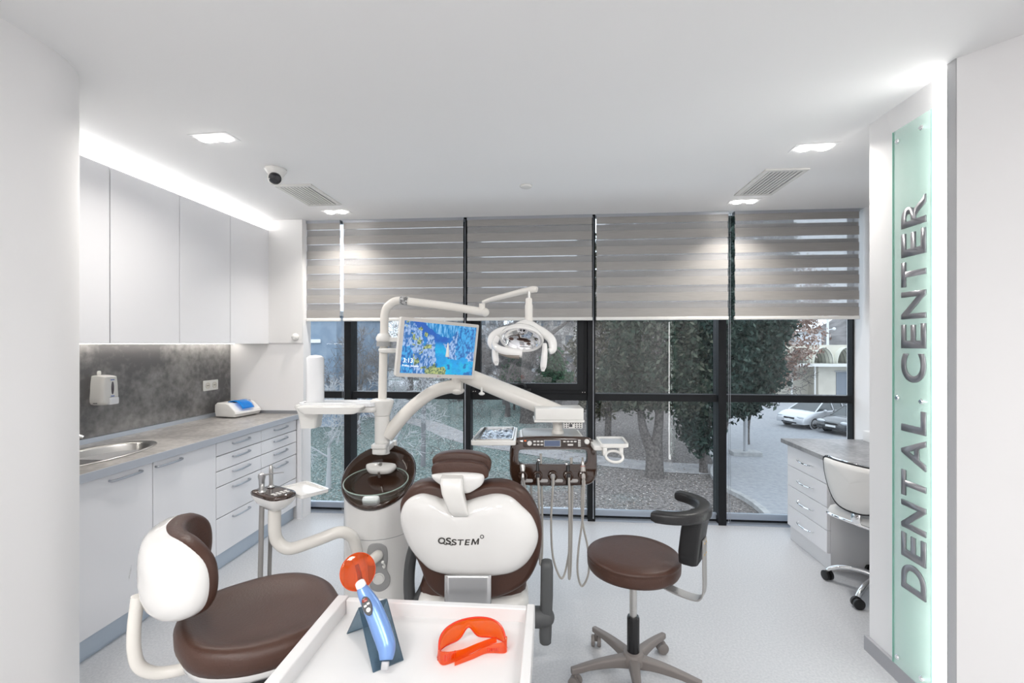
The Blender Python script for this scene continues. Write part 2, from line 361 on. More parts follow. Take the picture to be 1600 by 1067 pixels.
# ------------------------------------------------------------------ zebra blinds
def fabric(name, a, b, transl, alpha):
    m = bpy.data.materials.new(name); m.use_nodes = True; n = m.node_tree.nodes; l = m.node_tree.links
    n.remove(n['Principled BSDF']); out = n['Material Output']; tc = n.new('ShaderNodeTexCoord'); mp = n.new('ShaderNodeMapping'); mp.inputs['Scale'].default_value = (3, 3, 260)
    t = n.new('ShaderNodeTexNoise'); t.inputs['Scale'].default_value = 2.2; t.inputs['Detail'].default_value = 4
    r = n.new('ShaderNodeMapRange'); r.inputs['From Min'].default_value = 0.3; r.inputs['From Max'].default_value = 0.7
    mx = n.new('ShaderNodeMix'); mx.data_type = 'RGBA'; mx.inputs[6].default_value = (*a, 1); mx.inputs[7].default_value = (*b, 1)
    l.new(tc.outputs['Object'], mp.inputs['Vector']); l.new(mp.outputs[0], t.inputs['Vector']); l.new(t.outputs['Fac'], r.inputs['Value']); l.new(r.outputs[0], mx.inputs[0])
    d = n.new('ShaderNodeBsdfDiffuse'); tl = n.new('ShaderNodeBsdfTranslucent'); tr = n.new('ShaderNodeBsdfTransparent')
    l.new(mx.outputs[2], d.inputs['Color']); l.new(mx.outputs[2], tl.inputs['Color'])
    m1 = n.new('ShaderNodeMixShader'); m1.inputs[0].default_value = transl; l.new(d.outputs[0], m1.inputs[1]); l.new(tl.outputs[0], m1.inputs[2])
    gl = n.new('ShaderNodeBsdfGlossy'); gl.inputs['Roughness'].default_value = 0.42; gl.inputs['Color'].default_value = (0.8, 0.78, 0.76, 1)
    m3 = n.new('ShaderNodeMixShader'); m3.inputs[0].default_value = 0.10; l.new(m1.outputs[0], m3.inputs[1]); l.new(gl.outputs[0], m3.inputs[2])
    m2 = n.new('ShaderNodeMixShader'); m2.inputs[0].default_value = alpha; l.new(tr.outputs[0], m2.inputs[1]); l.new(m3.outputs[0], m2.inputs[2]); l.new(m2.outputs[0], out.inputs['Surface'])
    MATS[name] = m; return m
band_m = fabric('grey_blind_fabric', (0.33, 0.315, 0.30), (0.44, 0.425, 0.41), 0.15, 1.0)
sheer_m = fabric('sheer_blind_fabric', (0.62, 0.63, 0.66), (0.72, 0.73, 0.75), 0.5, 0.30)
BL = [(-2.12, -1.822, 0.055, 'narrow grey striped blind in the corner by the white end wall'),
      (-1.790, -0.742, 0.055, 'grey striped blind behind the monitor with a soft glow at its top'),
      (-0.706, 0.338, 0.053, 'evenly grey striped blind behind the operating lamp'),
      (0.374, 1.425, 0.052, 'grey striped blind with a bright spot near its upper corner'),
      (1.480, 2.425, 0.033, 'grey striped blind with open bright slits between its bands')]
PITCH = 0.128
for k, (xa, xb, off, lab) in enumerate(BL):
    t = thing('roller_blind', lab, 'blind', ((xa+xb)/2, 3.90, CEIL), group='striped roller blinds over the window wall')
    gb, gs = G(), G()
    for layer, y, o_ in ((0, 3.905, 0.0), (1, 3.915, off)):
        z = 1.735 - (0.03 if layer == 0 else 0.03-o_)
        zz = 1.722
        z = 1.722 + (0 if layer == 0 else off) - PITCH
        while z < 2.555:
            a, b = max(z, 1.722), min(z+0.070, 2.555)
            if b > a: gb.box(xa, xb, y, y+0.0012, a, b)
            a, b = max(z+0.070, 1.722), min(z+PITCH, 2.555)
            if b > a+0.001: gs.box(xa+0.002, xb-0.002, y, y+0.0008, a+0.0005, b-0.0005)
            z += PITCH
    obj('opaque_bands', gb, band_m, t, smooth=False); obj('sheer_bands', gs, sheer_m, t, smooth=False)
    obj('bottom_rail', G().rbox(xa-0.004, xb+0.004, 3.897, 3.933, 1.694, 1.721, 0.008, 0.004), plastic, t)
    obj('headrail', G().box(xa-0.003, xb+0.003, 3.90, 3.96, 2.545, CEIL-0.001), alu, t)
    xc = xb+0.012 if k < 4 else None
    if xc:
        g = G()
        for dx in ((0, ) if k in (1, 2) else (0, 0.014)): g.cyl((xc+dx, 3.93, 0.05 if k != 0 else 0.03), (xc+dx, 3.93, 2.56), 0.0016 if k in (0, 3) else 0.0035, n=6)
        g.sphere((xc, 3.93, 0.05), 0.006, 8)
        obj('pull_cord', g, alu, t)
# ------------------------------------------------------------------ kitchen run on the left
SY = [1.90, 2.383, 2.868, 3.342, 3.828]
XD = -2.17
def bow_handle(y0, y1, z, x=XD):
    g = G(); xm = x+0.028
    g.tube(sm([(x, y0+0.004, z-0.002), (x+0.014, y0, z-0.002), (x+0.024, y0+0.015, z-0.001), (xm, (y0+y1)/2, z+0.0), (x+0.024, y1-0.015, z+0.001), (x+0.014, y1, z+0.002), (x, y1-0.004, z+0.002)], 4), 0.0052, 8, flat=1.2)
    return g
for k in range(2):
    y0, y1 = SY[k], SY[k+1]
    lab = ['white base cabinet with one tall door under the round sink', 'white base cabinet with one tall door beside the drawer stack'][k]
    t = thing('base_cabinet', lab, 'cabinet', (-2.45, (y0+y1)/2, 0.115), group='white cabinets under the sink counter')
    obj('body', G().box(-2.79, XD-0.021, y0+0.001, y1-0.001, 0.115, 0.60 if k == 0 else 0.858), gap_m, t)
    d = obj('door', G().box(XD-0.020, XD, y0+0.003, y1-0.003, 0.118, 0.852), lacquer, t, bevel=0.0015)
    hy = [(2.125, 2.30), (2.395, 2.57)][k]
    obj('handle', bow_handle(*hy, 0.826), alu, d)
ZS = [0.114, 0.355, 0.559, 0.663, 0.763, 0.853]
for k in range(2, 4):
    y0, y1 = SY[k], SY[k+1]
    lab = ['white drawer unit with five bow handles next to the tall cupboard door', 'white drawer unit with five bow handles against the white end wall'][k-2]
    t = thing('drawer_cabinet', lab, 'cabinet', (-2.45, (y0+y1)/2, 0.115), group='white drawer units under the counter')
    obj('body', G().box(-2.79, XD-0.021, y0+0.001, y1-0.001, 0.115, 0.858), gap_m, t)
    for a, b in zip(ZS, ZS[1:]):
        d = obj('drawer', G().box(XD-0.020, XD, y0+0.003, y1-0.003, a+0.003, b-0.003), lacquer, t, bevel=0.0015)
        ym = (y0+y1)/2
        obj('handle', bow_handle(ym-0.085, ym+0.085, b-0.03), alu, d)
tag(obj('plinth', G().box(-2.24, -2.205, 1.84, 3.84, 0.0, 0.113), plinth_m), 'blue-grey metallic plinth board running under the white cabinets', 'plinth')
tag(obj('filler_strip', G().box(-2.17, -2.128, 3.832, 3.858, 0.0, 0.858), lacquer), 'slim white filler post at the window end of the counter', 'panel')
# worktop with the sink opening
SKX, SKY, SKR = -2.475, 2.29, 0.235
g = G(); n = 48
ci = [(SKX+0.18*math.cos(2*PI*i/n), SKY+0.36*math.sin(2*PI*i/n)) for i in range(n)]
def sq(i):
    a = 2*PI*i/n; c_, s_ = math.cos(a), math.sin(a); hx, hy = (0.319, 0.44)
    k_ = min(hx/abs(c_) if abs(c_) > 1e-6 else 9, hy/abs(s_) if abs(s_) > 1e-6 else 9); return (-2.475+c_*k_, 2.29+s_*k_)
so = [sq(i) for i in range(n)]
for cx_, cy_ in ((-2.794, 1.85), (-2.156, 1.85), (-2.156, 2.73), (-2.794, 2.73)):
    so[min(range(n), key=lambda i: (so[i][0]-cx_)**2+(so[i][1]-cy_)**2)] = (cx_, cy_)
t = thing('worktop', 'long grey stone-look worktop along the wall with an oval sink let in', 'worktop', (-2.47, 2.8, 0.86))
g.frame(so, ci, 0.862, 0.898); g.box(-2.794, -2.156, 2.73, 3.855, 0.862, 0.898)
obj('top_slab', g, counter_m, t, smooth=False)
g = G(); g.box(-2.1555, -2.145, 1.85, 3.857, 0.858, 0.8985)
obj('front_edge', g, edge_m, t)
g = G(); g.box(-2.794, -2.776, 1.85, 3.857, 0.8985, 0.928)
obj('upstand', g, mat('upstand_alu', (0.55, 0.60, 0.67), 0.35, metal=0.5), t)
g = G(); g.box(-2.775, -2.16, 3.845, 3.857, 0.8985, 0.925)
obj('upstand', g, alu, t)
t = thing('sink', 'oval brushed steel sink let into the grey worktop', 'sink', (SKX, SKY, 0.9))
g = G()
pr_ = [(0.205, 0.398, 0.9005), (0.203, 0.395, 0.904), (0.192, 0.380, 0.9045), (0.183, 0.366, 0.902), (0.172, 0.352, 0.893), (0.166, 0.342, 0.80), (0.150, 0.315, 0.765), (0.10, 0.22, 0.757), (0.02, 0.03, 0.755)]
g.loft([[(SKX+a*math.cos(2*PI*i/48), SKY+b*math.sin(2*PI*i/48), z) for i in range(48)] for a, b, z in pr_], cap=False)
g.loft([[(SKX+0.02*math.cos(2*PI*i/48), SKY+0.03*math.sin(2*PI*i/48), 0.755) for i in range(48)], [(SKX+0.001*math.cos(2*PI*i/48), SKY+0.001*math.sin(2*PI*i/48), 0.754) for i in range(48)]], cap=False)
obj('bowl', g, steel, t, ang=60)
g = G()
for i in range(4): g.box(SKX-0.1605-0.002, SKX-0.156, 2.235+i*0.022, 2.244+i*0.022, 0.835, 0.862)
obj('overflow_slots', g, black_m, t)
t = thing('faucet', 'chrome mixer tap showing its lever tips behind the sink', 'faucet', (-2.70, 2.27, 0.90))
g = G(); g.cyl((-2.70, 2.27, 0.90), (-2.70, 2.27, 1.00), 0.022); obj('body', g, chrome, t)
obj('spout', G().tube(sm([(-2.70, 2.27, 0.985), (-2.65, 2.30, 1.01), (-2.60, 2.34, 1.005), (-2.565, 2.365, 0.985)], 4), 0.0095, 10), chrome, t)
obj('lever', G().tube(sm([(-2.70, 2.27, 1.00), (-2.69, 2.30, 1.04), (-2.66, 2.37, 1.068)], 4), [0.014, 0.006], 8), chrome, t)
tag(obj('backsplash', G().box(-2.7995, -2.788, 1.84, 3.859, 0.93, 1.497), splash_m), 'mottled dark grey concrete-look backsplash panel above the worktop', 'panel')
# upper cabinets
for k in range(4):
    y0, y1 = [1.972, 2.459, 2.946, 3.433][k], [2.456, 2.943, 3.430, 3.856][k]
    y0, y1 = [1.90, 2.390, 2.876, 3.363][k], [2.388, 2.874, 3.361, 3.847][k]
    lab = ['white wall cupboard door half hidden by the rounded wall', 'tall white handleless wall cupboard above the soap dispenser', 'tall white handleless wall cupboard in the middle of the row', 'tall white handleless wall cupboard nearest the window'][k]
    t = thing('wall_cabinet', lab, 'cabinet', (-2.62, (y0+y1)/2, 1.505), group='white handleless wall cupboards above the backsplash')
    obj('body', G().box(-2.7995, -2.450, y0, y1, 1.506, 2.472), gap_m, t)
    obj('door', G().box(-2.449, -2.43, y0+0.002, y1-0.002, 1.500, 2.477), lacquer, t, bevel=0.0012)
tag(obj('cabinet_end_panel', G().box(-2.432, -2.126, 3.842, 3.859, 1.506, CEIL-0.003), mat('filler_white', (0.80, 0.79, 0.78), 0.35)), 'white filler panel closing the wall cupboard row beside the blinds', 'panel')
t = thing('door_stop', 'small round white knob on the filler panel beside the window', 'knob', (-2.185, 3.84, 1.56))
g = G(); g.M = T(-2.185, 3.841, 1.558) @ XZ; g.lathe([(0.030, 0), (0.031, 0.008), (0.028, 0.018), (0.018, 0.026), (0.004, 0.029)], 24); obj('knob', g, plastic, t)
t = thing('led_light_strip', 'bright light strip hidden on top of the white wall cupboards', 'light', (-2.6, 2.9, 2.48))
obj('diffuser', G().box(-2.60, -2.56, 1.86, 3.83, 2.474, 2.484), led_m, t)
t = thing('led_light_strip', 'thin light strip under the wall cupboards washing the backsplash', 'light', (-2.76, 2.9, 1.50))
obj('diffuser', G().box(-2.745, -2.730, 1.86, 3.83, 1.498, 1.505), led_u, t)
# soap dispenser on the backsplash
t = thing('soap_dispenser', 'white wall soap dispenser with a narrow oval sight window', 'dispenser', (-2.787, 2.665, 1.12))
g = G(); g.M = T(-2.7875, 2.665, 1.215) @ RZ(90) @ XZ
g.M = Matrix.Translation((-2.7875, 2.665, 1.215)) @ Matrix(((0, 0, 1, 0), (1, 0, 0, 0), (0, 1, 0, 0), (0, 0, 0, 1)))
shape = sm([(-0.062, -0.085), (0.062, -0.085), (0.068, 0.0), (0.060, 0.075), (0.045, 0.090), (-0.045, 0.090), (-0.060, 0.075), (-0.068, 0.0)], 4, True)
MD = g.M.copy()
shape = [Vector((q_.x*.78, q_.y)) for q_ in shape]; g.pillow(shape, [(1, 0), (1, 0.040), (0.97, 0.062), (0.90, 0.080), (0.80, 0.086)])
obj('housing', g, plastic, t, ang=50)
g = G(); g.M = MD; g.rbox(-0.012, 0.012, 0.088, 0.118, 0, 0.006, 0.01, 0.001); obj('hanging_tab', g, plastic, t)
g = G(); g.M = MD; g.prism(circ(0.008, 0.012, 0.009, 24, 0.040), 0.070, 0.088, 0.002); obj('sight_window', g, mat('dark_sight_glass', (0.10, 0.08, 0.09), 0.1), t)
g = G(); g.M = MD; g.rbox(-0.018, 0.044, -0.090, -0.045, 0.045, 0.096, 0.008, 0.006); obj('push_lever', g, milky, t)
g = G(); g.M = MD; g.box(-0.006, 0.020, 0.060, 0.065, 0.070, 0.0868); g.box(-0.004, 0.020, -0.040, -0.035, 0.070, 0.0868); obj('label', g, print_b, t)
g = G(); g.M = MD; g.box(-0.0535, -0.045, -0.079, -0.072, 0.020, 0.045); obj('brand_plate', g, print_m, t)
# socket
t = thing('power_socket', 'white double power socket on the dark backsplash', 'socket', (-2.787, 3.61, 1.16))
MS = Matrix.Translation((-2.7875, 3.613, 1.16)) @ Matrix(((0, 0, 1, 0), (1, 0, 0, 0), (0, 1, 0, 0), (0, 0, 0, 1)))
g = G(); g.M = MS; g.rbox(-0.082, 0.082, -0.042, 0.042, 0, 0.010, 0.006, 0.003); obj('plate', g, plastic, t)
for sx_ in (-0.038, 0.038):
    g = G(); g.M = MS @ T(sx_, 0, 0.0102); g.lathe([(0.026, 0), (0.026, 0.002), (0.020, 0.002), (0.019, 0.0006), (0.001, 0.0005)], 24)
    s_ = obj('outlet', g, mat('ivory_outlet', (0.66, 0.63, 0.57), 0.4), t)
    g = G(); g.M = MS @ T(sx_, 0, 0.0108); g.lathe([(0.0035, 0), (0.0035, 0.0006)], 10)
    g.M = MS @ T(sx_-0.010, 0, 0.0108); g.lathe([(0.003, 0), (0.003, 0.0006)], 10); g.M = MS @ T(sx_+0.010, 0, 0.0108); g.lathe([(0.003, 0), (0.003, 0.0006)], 10)
    obj('contact_holes', g, black_m, s_)
# capsule mixer
MA = T(-2.60, 3.70, 0.8985) @ RZ(80)
t = thing('capsule_mixer', 'white capsule mixing device with a translucent blue lid on the worktop', 'device', (-2.60, 3.70, 0.8985), R(80))
prof = [(-0.10, 0.008), (0.085, 0.008), (0.105, 0.035), (0.10, 0.052), (0.03, 0.112), (0.0, 0.120), (-0.085, 0.122), (-0.108, 0.105), (-0.110, 0.06)]
LP = Matrix(((0, 0, 1, 0), (-1, 0, 0, 0), (0, 1, 0, 0), (0, 0, 0, 1)))   # profile plane: x -> -y (towards the room), y -> z, extrude -> x
g = G(); g.M = MA @ LP; g.prism(prof, -0.135, 0.135, 0.012); obj('housing', g, gloss_w, t, ang=30)
g = G(); g.M = MA @ LP
def lid(u, v):
    a = R(200-175*v); return (0.0+0.078*math.cos(a)+0.012*0, 0.060+0.072*math.sin(a), -0.06+0.12*u)
g.surf(lambda u, v: (0.018+0.096*math.cos(R(140-125*v)), 0.050+0.084*math.sin(R(140-125*v)), -0.075+0.125*u), 4, 16)
obj('lid', g, blue_ac, t, solid=0.004)
g = G(); g.M = MA; g.box(0.085, 0.115, -0.012, 0.018, 0.1215, 0.1225); obj('display', g, print_m, t)
g = G(); g.M = MA; g.box(-0.06, 0.03, -0.02, 0.05, 0.119, 0.1235); obj('capsule_fork', g, brown_d, t)
g = G(); g.tube(sm([(-2.70, 3.74, 0.93), (-2.745, 3.73, 0.905), (-2.75, 3.68, 0.903), (-2.765, 3.72, 0.96)], 5), 0.004, 6); obj('power_cable', g, black_m, t)
# ------------------------------------------------------------------ ceiling fixtures
def downlight(x, y, rz, lab, power=None, spread=150):
    t = thing('downlight', lab, 'light', (x, y, CEIL), rz, group='twin recessed spotlights in the ceiling')
    g = G(); g.M = T(0, 0, -0.004)
    out = [(-0.12, -0.062), (0.12, -0.062), (0.12, 0.062), (-0.12, 0.062)]
    g.box(-0.110, 0.110, -0.055, 0.055, 0.0022, 0.0035)
    obj('trim_plate', g, mat('white_trim', (0.80, 0.80, 0.80), 0.8), t, local=True, smooth=False)
    for sx_ in (-0.050, 0.050):
        g = G(); g.M = T(sx_, 0, -0.0135); g.lathe([(0.031, 0.009), (0.031, 0.003), (0.022, 0.0), (0.002, 0.0)], 24)
        obj('lens', g, lamp_m, t, local=True)
        ld = bpy.data.lights.new('spot', 'AREA'); ld.shape = 'DISK'; ld.size = 0.06; ld.energy = power or P_DOWN; ld.color = (1, 0.955, 0.90); ld.spread = R(spread)
        lo = bpy.data.objects.new('spot', ld); C.objects.link(lo); lo.parent = t; lo.location = (sx_, 0, -0.018)
for x, y, lab in ((-1.743, 2.292, 'bright twin spotlight in the ceiling near the wall cupboards'),
                  (-1.733, 3.651, 'small twin spotlight between the vent and the blinds, near the white end wall'),
                  (1.427, 2.673, 'bright twin spotlight in the ceiling near the glass sign'),
                  (1.445, 3.644, 'small twin spotlight between the vent and the blinds, desk end')):
    downlight(x, y, R(-3), lab, P_DOWN*(.7 if y > 3 else 1), 112 if y > 3 else 150)
for i, (x, y) in enumerate([(-0.9, -0.6), (0.9, -0.6), (0.0, -1.7)]):      # added fill panels for soft light, out of view behind the camera
    t = thing('added_fill_panel', 'added square white fill light, unseen in the ceiling of the rear room, number %s' % 'one two three'.split()[i], 'light', (x, y, CEIL))
    obj('frame', G().box(x-0.30, x+0.30, y-0.30, y+0.30, CEIL-0.012, CEIL-0.0005), plastic, t)
    obj('diffuser', G().box(x-0.285, x+0.285, y-0.285, y+0.285, CEIL-0.0135, CEIL-0.0121), led_p, t)
    ld = bpy.data.lights.new('panel', 'AREA'); ld.shape = 'SQUARE'; ld.size = 0.56; ld.energy = P_FILL; ld.color = (1, 0.985, 0.97)
    lo = bpy.data.objects.new('panel', ld); C.objects.link(lo); lo.parent = t; lo.location = (0, 0, -0.016)
def vent(x0, x1, y0, y1, lab):
    t = thing('ceiling_vent', lab, 'vent', ((x0+x1)/2, (y0+y1)/2, CEIL), group='slatted air vents in the ceiling')
    g = G(); g.frame([(x0, y0), (x1, y0), (x1, y1), (x0, y1)], [(x0+0.028, y0+0.028), (x1-0.028, y0+0.028), (x1-0.028, y1-0.028), (x0+0.028, y1-0.028)], CEIL-0.010, CEIL-0.0005)
    obj('frame', g, plastic, t, smooth=False)
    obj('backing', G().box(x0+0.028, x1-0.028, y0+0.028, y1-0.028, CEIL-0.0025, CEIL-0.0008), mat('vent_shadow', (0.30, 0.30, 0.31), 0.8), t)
    g = G(); nn = 8
    for i in range(nn):
        xx = x0+0.033+(x1-x0-0.066)*i/nn; g.box(xx, xx+0.0165, y0+0.028, y1-0.028, CEIL-0.009, CEIL-0.0065)
    obj('slats', g, plastic, t, smooth=False)
vent(-1.86, -1.60, 3.00, 3.46, 'white slatted ceiling vent beside the dome camera')
vent(1.31, 1.57, 2.98, 3.48, 'white slatted ceiling vent on the desk side')
t = thing('dome_camera', 'white turret security camera with a black lens on the ceiling', 'camera', (-1.68, 2.73, CEIL))
g = G(); g.M = T(-1.68, 2.73, CEIL-0.001) @ RX(180); g.lathe([(0.062, 0), (0.063, 0.010), (0.055, 0.022), (0.044, 0.040), (0.042, 0.055), (0.030, 0.066), (0.002, 0.07)], 32); obj('base', g, plastic, t)
g = G(); g.sphere((-1.68, 2.722, CEIL-0.060), 0.043, 24); obj('ball', g, plastic, t)
dv = (Vector((0, 0, 1.5))-Vector((-1.68, 2.722, CEIL-0.06))).normalized(); q = dv.to_track_quat('Z', 'Y').to_matrix().to_4x4()
g = G(); g.M = T(-1.68, 2.722, CEIL-0.060) @ q; g.lathe([(0.036, 0.024), (0.033, 0.034), (0.028, 0.042), (0.016, 0.0450), (0.001, 0.0455)], 28); ls = obj('lens_face', g, mat('camera_lens_black', (0.006, 0.007, 0.012), 0.12), t)
t = thing('smoke_detector', 'flat round white disc on the ceiling above the chair', 'detector', (-0.169, 3.159, CEIL))
g = G(); g.M = T(-0.169, 3.159, CEIL-0.0008) @ RX(180); g.lathe([(0.042, 0), (0.042, 0.006), (0.036, 0.012), (0.002, 0.014)], 28); obj('cover', g, plastic, t)
# ------------------------------------------------------------------ glass sign
t = thing('wall_sign', 'tall pale green glass sign with grey metal letters standing off the partition', 'sign', (1.53, 2.10, 0.08))
obj('glass_panel', G().box(1.517, 1.523, 2.004, 2.214, 0.085, 2.44), sign_gl, t, smooth=False)
g = G(); g.box(1.516, 1.524, 2.214, 2.217, 0.085, 2.44); g.box(1.516, 1.524, 2.001, 2.004, 0.085, 2.44); obj('glass_edge', g, sign_ed, t, smooth=False)
for z in (2.385, 1.263, 0.13):
    for y in (2.045, 2.178):
        g = G(); g.M = T(1.549, y, z) @ RY(-90); g.lathe([(0.006, 0), (0.006, 0.024), (0.0105, 0.0325), (0.011, 0.040), (0.008, 0.044), (0.001, 0.045)], 18); obj('standoff_bolt', g, chrome, t)
LM = Matrix(((0, 0, -1, 0), (0, -1, 0, 0), (1, 0, 0, 0), (0, 0, 0, 1)))
# letter x -> +z, letter y -> +y (away, the tops of the letters point to the window), extrude -> -x
LM = Matrix(((0, 0, -1, 1.512), (0, 1, 0, 0), (1, 0, 0, 0), (0, 0, 0, 1)))
def put_letters(wd, z0, pitch, widths):
    z = z0
    for ch, wi in zip(wd, widths):
        me = text_me(ch, 1.0, 0.0, 0.02, fit=(wi, 0.130))
        me2 = me
        bm = bmesh.new(); bm.from_mesh(me2); r_ = bmesh.ops.extrude_face_region(bm, geom=bm.faces[:]); bmesh.ops.translate(bm, vec=(0, 0, 0.006), verts=[v for v in r_['geom'] if isinstance(v, bmesh.types.BMVert)])
        bmesh.ops.recalc_face_normals(bm, faces=bm.faces[:]); bm.to_mesh(me2); bm.free()
        me2.transform(Matrix(((0, 0, -1, 1.5165), (0, 1, 0, 2.027), (1, 0, 0, z), (0, 0, 0, 1))))
        o = obj('letter', me2, letter_m, t, smooth=False); z += wi+0.0215
put_letters('DENTAL', 0.452, 0.13, [0.115, 0.103, 0.116, 0.108, 0.124, 0.096])
put_letters('CENTER', 1.337, 0.13, [0.122, 0.103, 0.116, 0.106, 0.103, 0.114])
# ------------------------------------------------------------------ patient chair (unit frame UF: x across, y away, z up)
t = thing('dental_chair', 'brown leather patient chair showing its back, with a glossy white back shell', 'dental chair', UF @ Vector((-0.17, 2.3, 0)), YAW)
PADO = sm([(-.485,.79),(-.472,.835),(-.43,.885),(-.368,.906),(-.305,.893),(-.245,.868),(-.17,.882),(-.09,.902),(-.010,.897),(.055,.862),(.103,.795),(.128,.72),(.128,.63),(.11,.55),(.066,.475),(-.01,.425),(-.10,.400),(-.20,.395),(-.30,.408),(-.365,.462),(-.395,.535),(-.435,.62),(-.468,.70)], 4, True)
g = G(); g.M = T(0, 2.03, 0) @ XZ
g.pillow(PADO, [(.90, -.075), (.97, -.07), (1.0, -.045), (1.0, 0.0), (.985, .022), (.95, .035), (.90, .040)])
obj('backrest_pad', g, brown_l, t, UF, ang=80)
SHO = sm([(-.472,.742),(-.466,.80),(-.438,.84),(-.385,.862),(-.33,.853),(-.285,.838),(-.20,.832),(-.14,.848),(-.07,.862),(-.008,.850),(.043,.808),(.086,.762),(.110,.692),(.098,.630),(.060,.570),(.00,.532),(-.088,.517),(-.20,.513),(-.326,.536),(-.385,.578),(-.44,.650)], 5, True)
g = G(); g.M = T(0, 1.99, 0) @ XZ
g.pillow(SHO, [(1.0, -.01), (1.005, .006), (.985, .020), (.94, .034), (.86, .048), (.72, .061), (.5, .070), (.25, .074), (.02, .075)])
obj('back_shell', g, gloss_w, t, UF, ang=80)
# brand lettering on the shell: the first letter hooks into the second
lt = None
lg = mat('logo_grey', (0.05, 0.045, 0.04), 0.4, spec=0.4)
for ch, x_, z_, w_, h_, sh_ in (('O', .0, .0052, .030, .0260, 0), ('S', .0325, .003, .0215, .0280, 0), ('S', .0560, .0, .0205, .0250, 0), ('T', .0800, .0, .0260, .0236, .1), ('E', .1085, .0, .0235, .0240, .15), ('M', .1350, .0015, .0335, .0265, .2)):
    if ch == 'M':
        g = G(); g.M = T(-.3035+x_, 1.9165, .674+z_) @ XZ
        g.prism([(0, 0), (.0062, 0), (.0105, .0165), (.0155, .001), (.0195, .001), (.0268, .0175), (.0255, .0010), (.0318, .0018), (.0345, .0270), (.0285, .0262), (.0185, .0100), (.0128, .0252), (.0058, .0248)], 0, .0015); obj('letter', g, lg, t, UF, smooth=False); continue
    me = text_me(ch, 1.0, 0, 0.022, sh_, fit=(w_, h_)); bm = bmesh.new(); bm.from_mesh(me); r_ = bmesh.ops.extrude_face_region(bm, geom=bm.faces[:]); bmesh.ops.translate(bm, vec=(0, 0, 0.0015), verts=[v for v in r_['geom'] if isinstance(v, bmesh.types.BMVert)]); bm.to_mesh(me); bm.free()
    me.transform(UF @ T(-.3035+x_, 1.9165-.0015*0, .674+z_) @ XZ); obj('letter', me, lg, t, smooth=False)
g = G()
for x0_, x1_, za_, zb_ in ((.022, .036, .008, .0035), (.046, .060, .005, .001)): g.tube(sm([(-.3035+x0_, 1.9155, .674+za_), (-.3035+(x0_+x1_)/2, 1.9155, .674+zb_), (-.3035+x1_, 1.9155, .674+zb_-.0005)], 4), .0018, 6)
obj('letter_tails', g, lg, t, UF)
g = G(); g.M = T(-0.123, 1.9150, 0.709) @ XZ; g.torus((0, 0, 0), 0.0068, 0.0016, 20, 6); obj('logo_ring', g, MATS['logo_grey'], t, UF)
# headrest
HO = sm([(-.352,.985),(-.335,1.008),(-.29,1.020),(-.235,1.024),(-.17,1.019),(-.115,1.003),(-.092,.975),(-.10,.935),(-.13,.905),(-.20,.885),(-.29,.905),(-.335,.945)], 5, True)
g = G(); g.M = T(0, 2.06, 0) @ XZ; g.pillow(HO, [(.88, -.065), (.97, -.055), (1.0, -.03), (1.0, .0), (.96, .016), (.90, .018)])
hp = obj('headrest_pad', g, brown_l, t, UF, ang=80)
HO2 = sm([(-.342,.955),(-.335,.985),(-.29,.998),(-.235,1.001),(-.17,.998),(-.12,.984),(-.100,.950),(-.115,.925),(-.20,.905),(-.32,.925)], 5, True)
g = G(); g.M = T(0, 2.0, 0) @ XZ; g.pillow(HO2, [(.9, -.03), (1.0, -.02), (1.0, .012), (.96, .02), (.85, .022)])
obj('headrest_roll', g, brown_l, t, UF, ang=80)
HS = sm([(-.340,.935),(-.325,.950),(-.23,.957),(-.14,.952),(-.117,.938),(-.125,.905),(-.155,.882),(-.185,.868),(-.22,.872),(-.27,.888),(-.31,.908)], 5, True)
g = G(); g.M = T(0, 1.985, 0) @ XZ; g.pillow(HS, [(.95, -.03), (1.0, -.015), (1.0, .005), (.95, .018), (.85, .026), (.6, .032), (.1, .034)])
obj('headrest_shell', g, gloss_w, t, UF, ang=80)
g = G(); g.M = T(0, 0, 0)
def brk(cx, cz, wd, dy, y): return [(cx+px_*wd/2, y+py_*dy/2, cz) for px_, py_ in [(p[0], p[1]) for p in rrect(-1, 1, -1, 1, 0.3, 4)]]
g.loft([brk(-.250, .950, .082, .03, 1.955), brk(-.249, .948, .090, .056, 1.940), brk(-.248, .925, .090, .066, 1.930), brk(-.243, .890, .086, .072, 1.925), brk(-.222, .82, .076, .062, 1.925), brk(-.213, .80, .070, .05, 1.928), brk(-.211, .790, .060, .034, 1.934)])
obj('headrest_bracket', g, plastic, t, UF, bevel=0.004, ang=50)
# steel hinge plate below the shell
g = G()
xs = (-.278, -.086)
g.surf(lambda u, v: (xs[0]+(xs[1]-xs[0])*u, 1.945-0.022*math.sin(PI*min(1, (1-v)*0.62+0.1)), .545-.165*v), 10, 14)
obj('hinge_plate', g, mat('brushed_hinge', (0.66, 0.66, 0.66), 0.26, metal=0.9), t, UF, solid=0.006)
